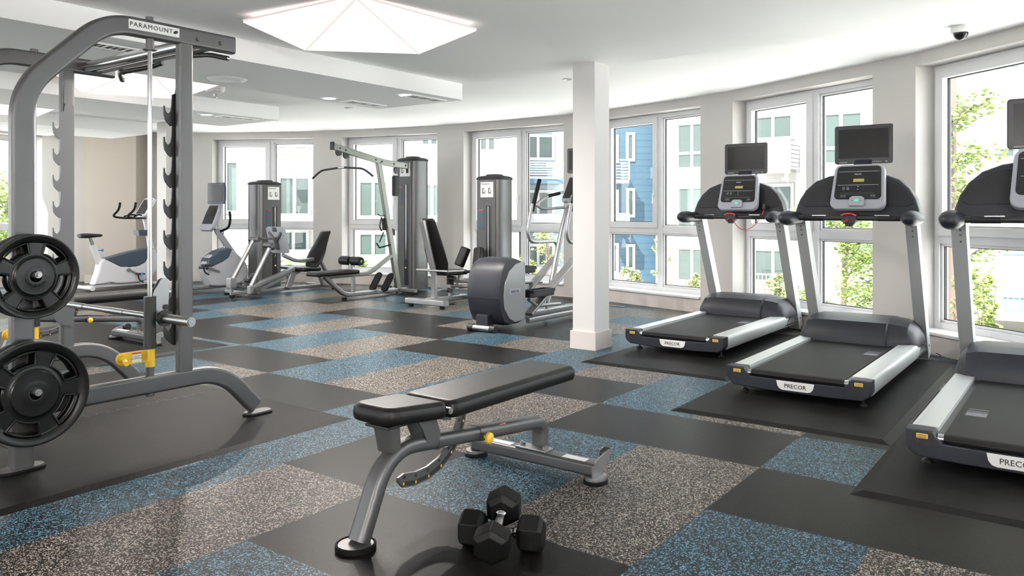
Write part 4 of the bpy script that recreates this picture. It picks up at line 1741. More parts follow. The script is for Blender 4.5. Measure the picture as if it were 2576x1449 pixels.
# low handle hung on the mast
bm = BM()
tube(bm, [(-.0, .80, 1.12), (-.0, .76, .98), (.0, .80, .92)], .010, .03)
tube(bm, [(0, .82, 1.10), (0, .84, .93)], .016)
tube(bm, [(0, .86, 1.10), (0, .88, .93)], .016)
tube(bm, [(0, .76, .76), (0, .84, .90)], .010)
tube(bm, [(-.08, .78, .74), (.02, .74, .68), (.06, .92, .72)], .012, .02)
tube(bm, [(0, .72, 1.16), (0, .78, 1.13), (0, .86, 1.14), (0, .90, 1.16)], .007, .02)
prism(bm, [(.90, 1.0), (1.06, .93), (1.07, .85), (.98, .84)], -.01, .01, 'x', .002)
mk('hanging_handle', bm, M['slate_dark'], lat)

# ------------------------------------------------------------------ abductor machine
AB = (-1.06, 9.78, 0)
abd = thing('thigh_machine', 'seated inner thigh machine with tall backrest between lat tower and elliptical', 'exercise machine', AB, TH)
tower(abd, .28, 1.02, 1.63, 0, .42, .36)
bm = BM()
sweep(bm, [(-.32, 0, .075), (.32, 0, .075)], rrect(.10, .07, .012), (0, 0, 1))
bmr = mk('front_base_bar', bm, SMt, abd)
bm = BM()
for x in (-.26, .26):
    cyl(bm, (x, 0, 0), (x, 0, .03), .032, 16)
    cyl(bm, (x, -.03, .03), (x, -.03, .045), .014, 10)
for x in (.05, .16):
    cyl(bm, (x, -.043, .075), (x, -.038, .075), .014, 12)
mk('base_foot', bm, M['rubber'], bmr)
bm = BM()
sweep(bm, [(.04, .10, .08), (.04, .10, .40), (.04, -.12, 1.08)], rrect(.055, .07, .01), (1, 0, 0))
mk('seat_frame', bm, SMt, abd)
bm = BM()
sweep(bm, [(0, .0, .09), (.0, .95, .07)], rrect(.06, .06, .012), (0, 0, 1))
sweep(bm, [(-.25, .95, .06), (.45, .95, .06)], rrect(.05, .05, .012), (0, 0, 1))
sweep(bm, [(.04, .10, .20), (.04, .40, .20)], rrect(.05, .05, .012), (0, 0, 1))
sweep(bm, [(.0, .45, .06), (.0, .45, .40)], rrect(.05, .05, .012), (1, 0, 0))
mk('lower_frame', bm, SMt, abd)
# backrest: contoured pad
bm = BM()
rs = []
for z, wd, th, dy in ((.42, .10, .03, .0), (.45, .14, .045, 0), (.55, .165, .05, .01), (.70, .165, .05, .0), (.85, .145, .045, .0), (.98, .125, .04, .0), (1.08, .11, .035, .0), (1.11, .08, .02, 0)):
    yc = .20 - (z - .42) * .32 + dy
    rs.append([(.04 + a, yc + b, z) for a, b in ell(wd, th, 20)])
rings(bm, rs)
mk('backrest_pad', bm, M['vinyl'], abd, smooth=60)
pad('seat_pad', round_poly([(-.14, .20), (.20, .20), (.20, .58), (-.14, .58)], [.05] * 4), .39, .45, abd)
bm = BM()
tube(bm, [(-.22, .06, .46), (-.22, .52, .43)], .014)
tube(bm, [(.30, .06, .46), (.30, .36, .45)], .014)
tube(bm, [(-.22, .06, .46), (.30, .06, .46)], .014)
mk('side_handle', bm, SMt, abd)
bm = BM()
for x in (-.22, .30):
    cyl(bm, (x, .34, .44), (x, .53, .43), .018)
mk('handle_grip', bm, M['rubber'], abd)
for x, y, tl in ((-.02, .72, 14), (.26, .70, -8)):
    bm = BM()
    Tm = Matrix.Translation((x, y, .60)) @ Matrix.Rotation(R(tl), 4, 'Y') @ Matrix.Rotation(R(-18), 4, 'X')
    prism(bm, rrect(.13, .10, .035, 5), -.13, .13, 'z', .018, Tm, 3)
    mk('thigh_pad', bm, M['vinyl'], abd)
bm = BM()
for x0, x1 in ((.02, -.04), (.10, .27)):
    tube(bm, [(x0, .50, .22), (x1, .62, .24), (x1, .70, .40), (x1, .71, .52)], .018, .05)
tube(bm, [(.0, .45, .24), (.5, .62, .24)], .02)
tube(bm, [(.0, .45, .30), (.36, .95, .27)], .018)
mk('pad_arm', bm, SMt, abd)
bm = BM()
cyl(bm, (.40, .70, .22), (.52, .75, .22), .035)
cyl(bm, (-.02, .43, .34), (.10, .43, .34), .03)
cyl(bm, (.10, .30, .20), (.16, .28, .20), .03)
mk('adjust_knob', bm, M['black'], abd)
bm = BM()
cyl(bm, (0, .45, .26), (0, .45, .33), .045)
cyl(bm, (0, .45, .0), (0, .45, .015), .06)
mk('pivot', bm, M['slate_dark'], abd)

# ------------------------------------------------------------------ leg press
LG = (-3.92, 11.0, 0)
lgp = thing('leg_press_machine', 'seated leg press with pale foot plate and black seat by the far windows', 'exercise machine', LG, TH)
tower(lgp, -.74, 1.10, 1.63, R(90), .44, .38)
bm = BM()
sweep(bm, [(.0, .0, .05), (.0, 1.62, .05)], rrect(.055, .05, .01), (0, 0, 1))
sweep(bm, [(-.38, .18, .05), (.0, .18, .05)], rrect(.05, .05, .01), (0, 0, 1))
sweep(bm, [(-.35, 1.62, .05), (.30, 1.62, .05)], rrect(.06, .05, .01), (0, 0, 1))
bfr = mk('base_frame', bm, SMt, lgp)
bm = BM()
for x, y in ((0, .02), (-.36, .18), (-.32, 1.62), (.28, 1.62)):
    cyl(bm, (x, y, 0), (x, y, .028), .04, 16)
mk('rubber_foot', bm, M['rubber'], bfr)
bm = BM()
bx(bm, -.06, .05, -.04, .06, .13, .27, .012)
bx(bm, -.02, .02, -.01, .03, .03, .14, .005)
mk('pivot_block', bm, SMt, lgp)
bm = BM()
bx(bm, .25, .33, .08, .18, .05, .17, .012)
mk('pivot_block', bm, SMt, lgp)
bm = BM()
tube(bm, [(-.0, .0, .20), (.02, .36, .80)], .030, n=14)
tube(bm, [(.29, .12, .16), (.30, .44, .72)], .030, n=14)
mk('swing_arm', bm, SMt, lgp)
bm = BM()
sweep(bm, [(-.02, .34, .81), (.06, .72, .80)], rrect(.06, .035, .008), (0, 0, 1))
cyl(bm, (.22, .40, .72), (.36, .42, .72), .04)
cyl(bm, (-.05, .34, .80), (.12, .38, .80), .035)
sweep(bm, [(.30, .42, .72), (.06, .66, .66)], rrect(.05, .05, .01), (0, 0, 1))
mk('linkage', bm, M['grey_metal'], lgp)
bm = BM()
Tm = Matrix.Translation((.06, .74, .78)) @ Matrix.Rotation(R(14), 4, 'X')
prism(bm, rrect(.42, .40, .05, 6), -.015, .015, 'y', .01, Tm)
fpl = mk('foot_plate', bm, M['light_plastic'], lgp)
bm = BM()
for s in (-1, 1):
    sweep(bm, [Tm @ Vector((0, -.03, -.02)), Tm @ Vector((s * .14, -.02, .12))], rrect(.035, .03, .005), (0, -1, 0))
bx(bm, -.045, .045, -.03, -.012, .13, .20, .01, M=Tm)
bx(bm, -.03, .03, -.05, -.012, -.14, .05, .006, M=Tm)
mk('plate_brace', bm, M['grey_metal'], fpl)
bm = BM()
sweep(bm, [(.06, .30, .12), (.06, 1.02, .34)], rrect(.06, .09, .01), (1, 0, 0))
sweep(bm, [(.0, .50, .08), (.0, 1.30, .34)], rrect(.05, .05, .01), (1, 0, 0))
sweep(bm, [(.06, .92, .06), (.06, 1.02, .30)], rrect(.10, .05, .01), (1, 0, 0))
sweep(bm, fillet([(.10, .80, .56), (.10, 1.05, .45), (.10, 1.36, .47)], .12), rrect(.05, .06, .01), (1, 0, 0))
sweep(bm, [(.10, 1.40, .40), (.10, 1.56, .06)], rrect(.05, .06, .01), (1, 0, 0))
sweep(bm, [(.10, 1.46, .52), (.10, 1.74, .06)], rrect(.05, .06, .01), (1, 0, 0))
mk('inclined_rail', bm, SMt, lgp)
bm = BM()
prism(bm, [(.22, .14), (.34, .30), (.40, .31), (.46, .20), (.60, .14)], -.03, .0, 'x', .004)
prism(bm, [(.10, .06), (.14, .14), (.22, .16), (.28, .06)], .32, .34, 'x', .004)
cyl(bm, (.27, .20, .09), (.36, .20, .09), .045)
mk('rocker_plate', bm, M['grey_metal'], lgp)
bm = BM()
cyl(bm, (-.03, .26, .22), (.08, .26, .22), .03)
for y, z in ((.34, .26), (.40, .25)):
    cyl(bm, (-.04, y, z), (.01, y, z), .012, 8)
mk('rocker_bolt', bm, M['black'], lgp)
pad('seat_pad', round_poly([(-.08, 1.06), (.28, 1.06), (.28, 1.38), (-.08, 1.38)], [.04] * 4), .30, .36, lgp)
bm = BM()
rs = []
for z, wd, th in ((.40, .10, .02), (.42, .15, .04), (.52, .19, .055), (.62, .185, .05), (.74, .15, .045), (.86, .125, .04), (.93, .12, .035), (.95, .10, .015)):
    yc = 1.36 + (z - .40) * .52
    rs.append([(.06 + a, yc + b, z - .05) for a, b in ell(wd, th, 20)])
rings(bm, rs)
mk('backrest_pad', bm, M['vinyl'], lgp, smooth=60)
bm = BM()
tube(bm, [(.32, 1.00, .36), (.32, 1.30, .34)], .014)
tube(bm, [(-.12, .92, .36), (-.12, 1.12, .33)], .016)
mk('seat_lever', bm, M['black'], lgp)

# ------------------------------------------------------------------ elliptical trainer
EL = (-.295, 7.82, 0)
ell_ = thing('elliptical_trainer', 'elliptical trainer with round grey drive cover beside the white column', 'exercise machine', EL, TH)
bm = BM()
cyl(bm, (-.155, 0, .034), (.155, 0, .034), .033, 20)
mk('transport_roller', bm, M['steel'], ell_)
for s in (-1, 1):
    bm = BM()
    cyl(bm, (s * .105, 0, .036), (s * .17, 0, .036), .0365, 20)
    mk('roller_end', bm, M['black'], ell_)
bm = BM()
bx(bm, -.075, .075, -.01, .10, .06, .17, .01)
mk('roller_bracket', bm, M['slate'], ell_)
# cover: profile in yz, lofted across x (rounder at the flanks)
bm = BM()
prof = [(.10, .09), (.03, .20), (-.01, .34), (.0, .48), (.04, .60), (.11, .68), (.22, .725), (.36, .73), (.47, .705), (.53, .665), (.555, .60), (.56, .40), (.56, .12), (.54, .08), (.40, .055), (.22, .055)]
prof = [(y * .78 if y > 0 else y, z) for y, z in prof]
cyy, czz = .235, .38
rs = []
for x, k in ((-.215, .80), (-.205, .90), (-.18, .965), (-.12, 1.0), (.12, 1.0), (.17, .985), (.20, .965), (.212, .95)):
    rs.append([(x, cyy + (y - cyy) * k, czz + (z - czz) * k) for y, z in prof])
rings(bm, rs)
cov = mk('drive_cover', bm, M['slate'], ell_, smooth=45)
bm = BM()
p2 = [(.20, .13), (.10, .24), (.085, .36), (.11, .48), (.20, .60), (.34, .665), (.50, .685), (.548, .67), (.552, .40), (.552, .115), (.50, .09), (.32, .085)]
p2 = [(y * .78, z) for y, z in p2]
prism(bm, p2, .205, .222, 'x', .008)
sp_ = mk('side_panel', bm, mat('mid_grey_plastic', (.24, .25, .265), .22), cov, smooth=30)
bm = BM()
prism(bm, [(.16, .365), (.325, .365), (.333, .375), (.333, .41), (.325, .42), (.16, .42), (.152, .41), (.152, .375)], .221, .226, 'x', .002)
bd = mk('name_badge', bm, M['light_plastic'], sp_)
text('badge_lettering', 'PRECOR', .036, M['ink'], facing((.2268, .243, .392), (0, 1, 0), (0, 0, 1)), bd, .0006)
bm = BM()
prism(bm, [(y * 1.001, z) for y, z in ((-.012, .334), (.436, .33), (.436, .338), (-.012, .342))], -.218, .2, 'x')
mk('cover_seam', bm, M['slate_dark'], cov, smooth=0)
# base, ramp and mast
bm = BM()
sweep(bm, [(.05, .40, .10), (.05, 1.95, .10)], rrect(.08, .06, .012), (0, 0, 1))
sweep(bm, [(-.25, 1.95, .05), (.30, 1.95, .05)], rrect(.08, .06, .012), (0, 0, 1))
sweep(bm, [(.20, .50, .07), (.20, 1.60, .07)], rrect(.05, .05, .012), (0, 0, 1))
mk('base_frame', bm, SMt, ell_)
bm = BM()
for s in (-.12, .14):
    sweep(bm, [(s, .60, .12), (s, 1.50, .66)], rrect(.10, .03, .006), (0, -.5, 1))
mk('ramp', bm, M['silver_metal'], ell_)
for x, y, z in ((.16, .62, .30), (-.14, .70, .52)):
    bm = BM()
    prism(bm, round_poly([(x - .075, y - .08), (x + .075, y - .08), (x + .075, y + .36), (x - .075, y + .36)], [.05, .05, .06, .06]), z, z + .045, 'z', .008)
    frame_ring(bm, [(x - .075, y - .06), (x + .075, y - .06), (x + .075, y + .34), (x - .075, y + .34)], [(x - .06, y - .045), (x + .06, y - .045), (x + .06, y + .325), (x - .06, y + .325)], z + .04, z + .075, 'z')
    mk('foot_pedal', bm, M['slate'], ell_)
    bm = BM()
    tube(bm, [(x, y - .05, z - .02), (x, y + .10, z - .10), (x, y + .55, z - .12)], .018, .06)
    mk('pedal_link', bm, M['silver_metal'], ell_)
bm = BM()
tube(bm, [(0, 1.12, .06), (0, 1.45, .95), (0, 1.58, 1.24), (0, 1.76, 1.33)], .032, .12)
mk('mast', bm, M['silver_metal'], ell_)
for s in (-1, 1):
    bm = BM()
    xx = s * .26
    tube(bm, [(xx, 1.24, 1.28), (xx, 1.15, .98), (xx, 1.19, .86), (xx, 1.32, .845), (xx, 1.72, .845), (xx, 1.78, .75), (xx, 1.60, .30)], .020, .10)
    ha = mk('moving_arm', bm, M['silver_metal'], ell_)
    bm = BM()
    tube(bm, [(xx, 1.39, 1.56), (xx, 1.375, 1.53), (xx, 1.255, 1.24), (xx, 1.24, 1.20)], .024, .02)
    mk('arm_grip', bm, M['rubber'], ha)
    bm = BM()
    tube(bm, [(s * .04, 1.58, 1.24), (s * .18, 1.32, 1.22), (s * .22, 1.25, 1.27), (s * .18, 1.38, 1.36), (s * .08, 1.62, 1.42)], .015, .08)
    mk('fixed_handle', bm, M['silver_metal'], ell_)
    bm = BM()
    tube(bm, [(s * .165, 1.42, 1.370), (s * .10, 1.57, 1.405)], .019)
    mk('fixed_grip', bm, M['rubber'], ell_)
bm = BM()
Tm = Matrix.Translation((0, 1.80, 1.45)) @ Matrix.Rotation(R(-32), 4, 'X')
prism(bm, rrect(.34, .36, .05, 5), -.02, .02, 'y', .01, Tm)
cs_ = mk('console', bm, M['light_plastic'], ell_)
bm = BM()
bx(bm, -.15, .15, -.024, -.018, -.13, .16, M=Tm)
mk('console_panel', bm, M['panel'], cs_)
bm = BM()
prism(bm, rrect(.42, .30, .02), 1.90, 1.94, 'y', .008, Matrix.Translation((0, 0, 1.80)))
tv_ = mk('monitor', bm, M['bezel'], ell_)
bm = BM()
bx(bm, -.18, .18, 1.897, 1.902, 1.69, 1.92)
mk('screen', bm, M['screen'], tv_)
bm = BM()
tube(bm, [(0, 1.83, 1.50), (0, 1.93, 1.68)], .02)
mk('monitor_bracket', bm, M['light_plastic'], ell_)

# ------------------------------------------------------------------ upright bikes
def bike_proto():
    """x forward (towards the console), origin under the middle, looks along +x"""
    root = thing('exercise_bike', 'x', 'exercise bike', group='upright exercise bikes')
    bm = BM()
    # body: profile in xz
    pr = [(-.46, .10), (-.40, .30), (-.36, .50), (-.30, .55), (-.20, .50), (-.05, .40), (.10, .38), (.26, .40), (.36, .55), (.42, .66), (.50, .70), (.53, .62), (.56, .46), (.55, .32), (.48, .20), (.38, .12), (.20, .085), (-.10, .085), (-.22, .12), (-.30, .10)]
    prism(bm, pr, -.09, .09, 'y', .03, None, 3)
    body = mk('bike_body', bm, M['bike_white'], root, smooth=45)
    bm = BM()
    pr = [(-.30, .545), (-.12, .60), (.10, .66), (.38, .705), (.47, .70), (.42, .60), (.33, .44), (.20, .39), (-.06, .395), (-.19, .47)]
    prism(bm, pr, -.098, .098, 'y', .02, None, 3)
    mk('top_cover', bm, M['bike_blue'], body, smooth=45)
    bm = BM()
    cyl(bm, (-.55, -.22, .045), (-.55, .22, .045), .038, 16)
    cyl(bm, (.52, -.24, .045), (.52, .24, .045), .036, 16)
    sweep(bm, [(-.55, 0, .06), (.52, 0, .06)], rrect(.08, .05, .012), (0, 0, 1))
    mk('stabiliser', bm, M['bike_white'], root)
    bm = BM()
    sweep(bm, [(-.34, 0, .46), (-.45, 0, .80)], rrect(.085, .06, .015), (0, 1, 0))
    mk('seat_tube', bm, M['bike_white'], root)
    bm = BM()
    sweep(bm, [(-.44, 0, .78), (-.50, 0, .95)], rrect(.05, .05, .012), (0, 1, 0))
    sp2 = mk('seat_post', bm, M['silver_metal'], root)
    bm = BM()
    sphere(bm, (-.30, -.0, .70), .024, 8)
    cyl(bm, (-.42, 0, .70), (-.30, 0, .70), .010, 8)
    mk('adjust_knob', bm, M['blue_plastic'], root)
    # saddle
    bm = BM()
    rs = []
    for x, w, h in ((-.68, .05, .03), (-.66, .11, .04), (-.58, .125, .045), (-.50, .09, .04), (-.42, .045, .03), (-.36, .028, .025), (-.33, .012, .012)):
        rs.append([(x + .03, a, .965 + b) for a, b in ell(w, h, 14)])
    rings(bm, rs)
    mk('saddle', bm, M['slate_dark'], root, smooth=60)
    # cranks
    for s in (-1, 1):
        bm = BM()
        q = (-.10, .31) if s < 0 else (-.30, .42)
        cx, cz = .06, .33
        ex, ez = (.20, .25) if s < 0 else (-.10, .42)
        sweep(bm, [(cx, s * .12, cz), (ex, s * .13, ez)], rrect(.03, .018, .006), (0, 1, 0))
        cyl(bm, (cx, s * .09, cz), (cx, s * .13, cz), .03, 12)
        cr = mk('crank', bm, M['silver_metal'], root)
        bm = BM()
        bx(bm, ex - .055, ex + .055, s * .14, s * .24, ez - .018, ez + .018, .01)
        tube(bm, [(ex - .04, s * .19, ez), (ex - .02, s * .19, ez - .10), (ex + .05, s * .19, ez - .16)], .012, .03)
        pd = mk('pedal', bm, M['black'], cr)
        bm = BM()
        cyl(bm, (ex, s * .24, ez), (ex, s * .245, ez), .022, 12)
        mk('pedal_cap', bm, M['blue_plastic'], pd)
    # mast
    bm = BM()
    sweep(bm, [(.50, 0, .55), (.42, 0, 1.10), (.38, 0, 1.28)], rrect(.09, .06, .02), (0, 1, 0))
    mk('mast', bm, M['bike_white'], root)
    bm = BM()
    prism(bm, [(.24, .95), (.40, .94), (.41, 1.05), (.22, 1.05)], -.09, .09, 'y', .015)
    mk('bottle_holder', bm, M['bike_blue'], root)
    for s in (-1, 1):
        bm = BM()
        tube(bm, [(.36, s * .05, 1.27), (.12, s * .18, 1.27), (-.04, s * .22, 1.30), (.08, s * .24, 1.42), (.10, s * .24, 1.56)], .018, .07)
        tube(bm, [(.36, s * .04, 1.30), (.22, s * .10, 1.34), (.12, s * .16, 1.30)], .014, .05)
        mk('handlebar', bm, M['rubber'], root)
    Tm = Matrix.Translation((.38, 0, 1.46)) @ Matrix.Rotation(R(28), 4, 'Y')
    bm = BM()
    prism(bm, rrect(.33, .40, .05, 5), -.02, .03, 'x', .012, Tm)
    cs = mk('console', bm, M['bike_white'], root)
    bm = BM()
    bx(bm, -.026, -.018, -.13, .13, -.14, .17, .003, M=Tm)
    mk('console_panel', bm, M['panel'], cs)
    bm = BM()
    bx(bm, -.030, -.025, -.10, .10, .02, .13, .003, M=Tm)
    mk('display', bm, M['screen'], cs)
    return root


bk1 = bike_proto()
bk1.location = (-6.13, 12.39, 0)
bk1.rotation_euler = (0, 0, TH + R(90))
bk1.scale = (1, 1, .86)
bk1['label'] = 'white and slate blue upright bike before the beige wall'
del bk1['group']

# second bike: x forward (away), saddle hidden behind the rack post
rec = thing('exercise_bike', 'exercise bike with small screen on a slanted mast, beside the leg press', 'exercise bike', (-4.38, 12.0, 0), TH + R(90))
rec.scale = (.98, .98, 1.0)
bm = BM()
pr = [(-.30, .10), (-.36, .24), (-.37, .40), (-.30, .52), (-.14, .60), (.02, .64), (.12, .60), (.24, .50), (.34, .40), (.38, .28), (.36, .18), (.26, .10), (.10, .07), (-.14, .07)]
prism(bm, pr, -.10, .10, 'y', .035, None, 3)
body = mk('bike_body', bm, mat('grey_white_plastic', (.40, .41, .44), .35), rec, smooth=45)
bm = BM()
pr = [(-.375, .36), (-.32, .50), (-.15, .605), (.02, .65), (.08, .62), (.02, .50), (-.08, .44), (-.25, .38), (-.36, .33)]
prism(bm, pr, -.108, .108, 'y', .02, None, 3)
mk('top_cover', bm, M['bike_blue'], body, smooth=45)
bm = BM()
sweep(bm, [(-.88, 0, .075), (.30, 0, .075)], rrect(.09, .055, .012), (0, 0, 1))
cyl(bm, (-.86, -.20, .04), (-.86, .20, .04), .036, 16)
cyl(bm, (.26, -.24, .04), (.26, .24, .04), .036, 16)
mk('base_frame', bm, M['silver_metal'], rec)
bm = BM()
sweep(bm, [(.26, 0, .42), (-.13, 0, .92)], rrect(.085, .06, .018), (0, 1, 0))
mk('mast', bm, M['light_plastic'], rec)
Tm = Matrix.Translation((-.22, 0, 1.10)) @ Matrix.Rotation(R(24), 4, 'Y')
bm = BM()
prism(bm, [(-.13, .22), (.13, .22), (.16, .10), (.17, -.16), (.12, -.21), (-.12, -.21), (-.17, -.16), (-.16, .10)], -.03, .03, 'x', .012, Tm)
cs = mk('console', bm, M['light_plastic'], rec)
bm = BM()
prism(bm, [(-.11, .19), (.11, .19), (.13, .08), (.13, -.11), (-.13, -.11), (-.13, .08)], -.036, -.028, 'x', .003, Tm)
cp_ = mk('console_panel', bm, M['slate_dark'], cs)
bm = BM()
bx(bm, -.040, -.034, -.09, .09, .03, .15, .003, M=Tm)
mk('display', bm, M['screen'], cp_)
bm = BM()
tube(bm, [(-.10, -.06, .90), (-.05, -.20, .95), (-.04, -.23, 1.08), (-.05, -.22, 1.20)], .018, .06)
mk('handlebar', bm, M['rubber'], rec)
bm = BM()
tube(bm, [(-.10, .06, .90), (-.05, .20, .95), (-.04, .23, 1.08), (-.05, .22, 1.20)], .018, .06)
mk('handlebar', bm, M['rubber'], rec)
bm = BM()
prism(bm, rrect(.43, .32, .02), -.04, .0, 'x', .01, Matrix.Translation((-.11, 0, 1.47)))
prism(bm, rrect(.36, .26, .04), .0, .04, 'x', .015, Matrix.Translation((-.11, 0, 1.47)))
tv = mk('monitor', bm, M['bike_blue'], rec)
bm = BM()
bx(bm, -.154, -.148, -.18, .18, 1.35, 1.60)
mk('screen', bm, mat('grey_screen', (.08, .08, .085), .25), tv)
bm = BM()
sweep(bm, [(-.13, 0, 1.25), (-.09, 0, 1.36)], rrect(.05, .03, .01), (0, 1, 0))
mk('monitor_bracket', bm, M['light_plastic'], rec)
for s_, ex, ez in ((-1, -.44, .41), (1, .10, .20)):
    bm = BM()
    sweep(bm, [(-.16, s_ * .13, .30), (ex, s_ * .14, ez)], rrect(.03, .018, .006), (0, 1, 0))
    cr = mk('crank', bm, M['silver_metal'], rec)
    bm = BM()
    bx(bm, ex - .055, ex + .055, s_ * .15, s_ * .25, ez - .02, ez + .02, .01)
    tube(bm, [(ex - .04, s_ * .2, ez), (ex - .02, s_ * .2, ez - .10), (ex + .05, s_ * .2, ez - .14)], .012, .03)
    mk('pedal', bm, M['black'], cr)
bm = BM()
sweep(bm, [(-.60, 0, .08), (-.74, 0, .80)], rrect(.09, .06, .02), (0, 1, 0))
mk('seat_post', bm, M['light_plastic'], rec)
bm = BM()
rs = []
for x, w, h in ((-.92, .05, .03), (-.90, .11, .04), (-.82, .125, .045), (-.74, .09, .04), (-.66, .045, .03), (-.60, .028, .025), (-.57, .012, .012)):
    rs.append([(x, a, .83 + b) for a, b in ell(w, h, 14)])
rings(bm, rs)
mk('saddle', bm, M['slate_dark'], rec, smooth=60)

# floor outlet near the column
bm = BM()
bx(bm, -.09, .09, -.06, .06, 0, .006, .003)
p = floor_pt(1556, 771)
fo = mk('floor_outlet', bm, M['bike_blue'], loc=(p.x, p.y, 0), rz=TH)
tag(fo, 'small blue grey floor outlet plate near the window wall behind the column', 'outlet')
bm = BM()
bx(bm, -.035, .035, -.03, .03, .006, .008)
mk('outlet_lid', bm, M['panel'], fo)

# ------------------------------------------------------------------ outside
GZ = -3.0
bm = BM()
bx(bm, -60, 60, -20, 80, GZ - .3, GZ)
struct(mk('courtyard_ground', bm, M['concrete'], smooth=0))
bm = BM()
# storey under the gym, so that the room does not float
bx(bm, -8.6, 3.2, -4.0, 9.0, GZ, -.16)
struct(mk('wall_lower_storey', bm, M['ext_white'], smooth=0))


def building(name, label, A, B, z0, z1, m, depth=6.0):
    """facade from A to B (world xy), local x along, y away from the gym"""
    A, B = Vector((*A, 0)), Vector((*B, 0))
    d = (B - A)
    L = d.length
    root = thing(name, label, 'building', (A.x, A.y, GZ), math.atan2(d.y, d.x))
    bm = BM()
    bx(bm, 0, L, 0, depth, z0 - GZ, z1 - GZ)
    mk('facade', bm, m, root, smooth=0)
    root['L'] = L
    return root


def loc_x(root, px):
    """distance along a facade where pixel column px meets it"""
    a = root.location
    t = root.rotation_euler[2]
    dx, dy = math.cos(t), math.sin(t)
    k = (px - 1288) / FPX
    s = (k * a.y - a.x) / (dx - k * dy)
    return s, a.y + dy * s


def facade_window(root, px0, px1, py0, py1, cols=2, m='ext_glass', rail=None, transom=None, sash=.07):
    s0, Y0 = loc_x(root, px0)
    s1, Y1 = loc_x(root, px1)
    Ym = (Y0 + Y1) / 2
    z1 = CAM_H + (HOR - py0) * Ym / FPX - GZ
    z0 = CAM_H + (HOR - py1) * Ym / FPX - GZ
    e = .14
    bm = BM()
    frame_ring(bm, [(s0 - e, z0 - e), (s1 + e, z0 - e), (s1 + e, z1 + e), (s0 - e, z1 + e)], [(s0, z0), (s1, z0), (s1, z1), (s0, z1)], -.06, .04)
    for k in range(1, cols):
        x = s0 + (s1 - s0) * k / cols
        bx(bm, x - sash, x + sash, -.05, .02, z0, z1)
    if transom:
        z = z0 + (z1 - z0) * transom
        bx(bm, s0, s1, -.05, .02, z - sash, z + sash)
    w = mk('window', bm, M['ext_white'], root, smooth=0)
    bm = BM()
    bx(bm, s0, s1, -.012, -.002, z0, z1)
    mk('pane', bm, M[m], w, smooth=0)
    return s0, s1, z0, z1


def balcony(root, px0, px1, py0, py1, m='ext_white', slab='ext_white', bars='h', out=1.2):
    s0, Y0 = loc_x(root, px0)
    s1, Y1 = loc_x(root, px1)
    Ym = (Y0 + Y1) / 2 - out
    z1 = CAM_H + (HOR - py0) * Ym / FPX - GZ
    z0 = CAM_H + (HOR - py1) * Ym / FPX - GZ
    bm = BM()
    bx(bm, s0, s1, -out, 0, z0 - .15, z0)
    b = mk('balcony', bm, M[slab], root, smooth=0)
    bm = BM()
    for x in (s0, s1):
        bx(bm, x - .03, x + .03, -out, -out + .06, z0, z1)
    bx(bm, s0, s1, -out, -out + .06, z1 - .06, z1)
    if bars == 'h':
        n = 6
        for k in range(n):
            z = z0 + .08 + (z1 - z0 - .14) * k / n
            bx(bm, s0, s1, -out + .01, -out + .05, z, z + .05)
            for x in (s0, s1):
                bx(bm, x - .015, x + .015, -out, 0, z, z + .05)
    else:
        n = int((s1 - s0) / .16)
        for k in range(n):
            x = s0 + (s1 - s0) * k / n
            bx(bm, x - .015, x + .015, -out + .01, -out + .04, z0, z1)
    mk('balcony_railing', bm, M[m], b, smooth=0)


# white building behind the far windows
W = building('apartment_building', 'white apartment building with balconies outside the two far windows', (-17.0, 33.0), (.32, 36.0), GZ, 13, M['stucco'])
facade_window(W, 706, 775, 449, 537, 2, 'ext_glass')
facade_window(W, 706, 770, 357, 372, 2, 'ext_glass')
balcony(W, 690, 800, 352, 375)
balcony(W, 700, 800, 540, 570)
balcony(W, 548, 640, 545, 570)
facade_window(W, 572, 595, 410, 530, 1, 'ext_glass')
facade_window(W, 706, 770, 585, 640, 2, 'ext_glass')
balcony(W, 700, 800, 628, 660)
facade_window(W, 907, 970, 460, 542, 2, 'ext_glass')
facade_window(W, 1063, 1110, 466, 542, 2, 'ext_glass')
facade_window(W, 1064, 1098, 350, 362, 2, 'ext_glass')
facade_window(W, 1210, 1242, 348, 376, 2, 'ext_glass')
facade_window(W, 907, 970, 590, 640, 2, 'ext_glass')
# pale blue building
Bp = building('apartment_building', 'pale blue clapboard building with railed balconies beside the deep blue one', (.50, 38.2), (3.0, 38.62), GZ, 13, M['pale_blue'])
for py0, py1, b0, b1 in ((345, 396, 400, 444), (485, 537, 540, 572), (620, 665, 672, 700)):
    facade_window(Bp, 1318, 1388, py0, py1, 2, 'ext_glass')
    balcony(Bp, 1300, 1400, b0, b1)
    s0, _ = loc_x(Bp, 1300)
    s1, Yb = loc_x(Bp, 1402)
    zb = CAM_H + (HOR - (b1 + 12)) * (Yb - 1.2) / FPX - GZ
    bm = BM()
    bx(bm, s0, s1, -1.22, .0, zb - .12, zb + .12)
    q = mk('blue_band', bm, M['blue_band'], Bp, smooth=0)
# deep blue building
Bd = building('apartment_building', 'deep blue clapboard building seen left through the middle window', (3.10, 38.75), (7.2, 39.5), GZ, 14, M['blue_siding'])
for py0, py1 in ((346, 402), (484, 530), (618, 682)):
    facade_window(Bd, 1532, 1549, py0, py1, 1, 'ext_glass')
for py0, py1 in ((340, 399), (480, 540), (621, 672)):
    facade_window(Bd, 1581, 1590, py0, py1, 1, 'ext_glass', sash=.03)
balcony(Bd, 1520, 1563, 400, 452)
balcony(Bd, 1520, 1563, 536, 566)
balcony(Bd, 1520, 1567, 686, 706)
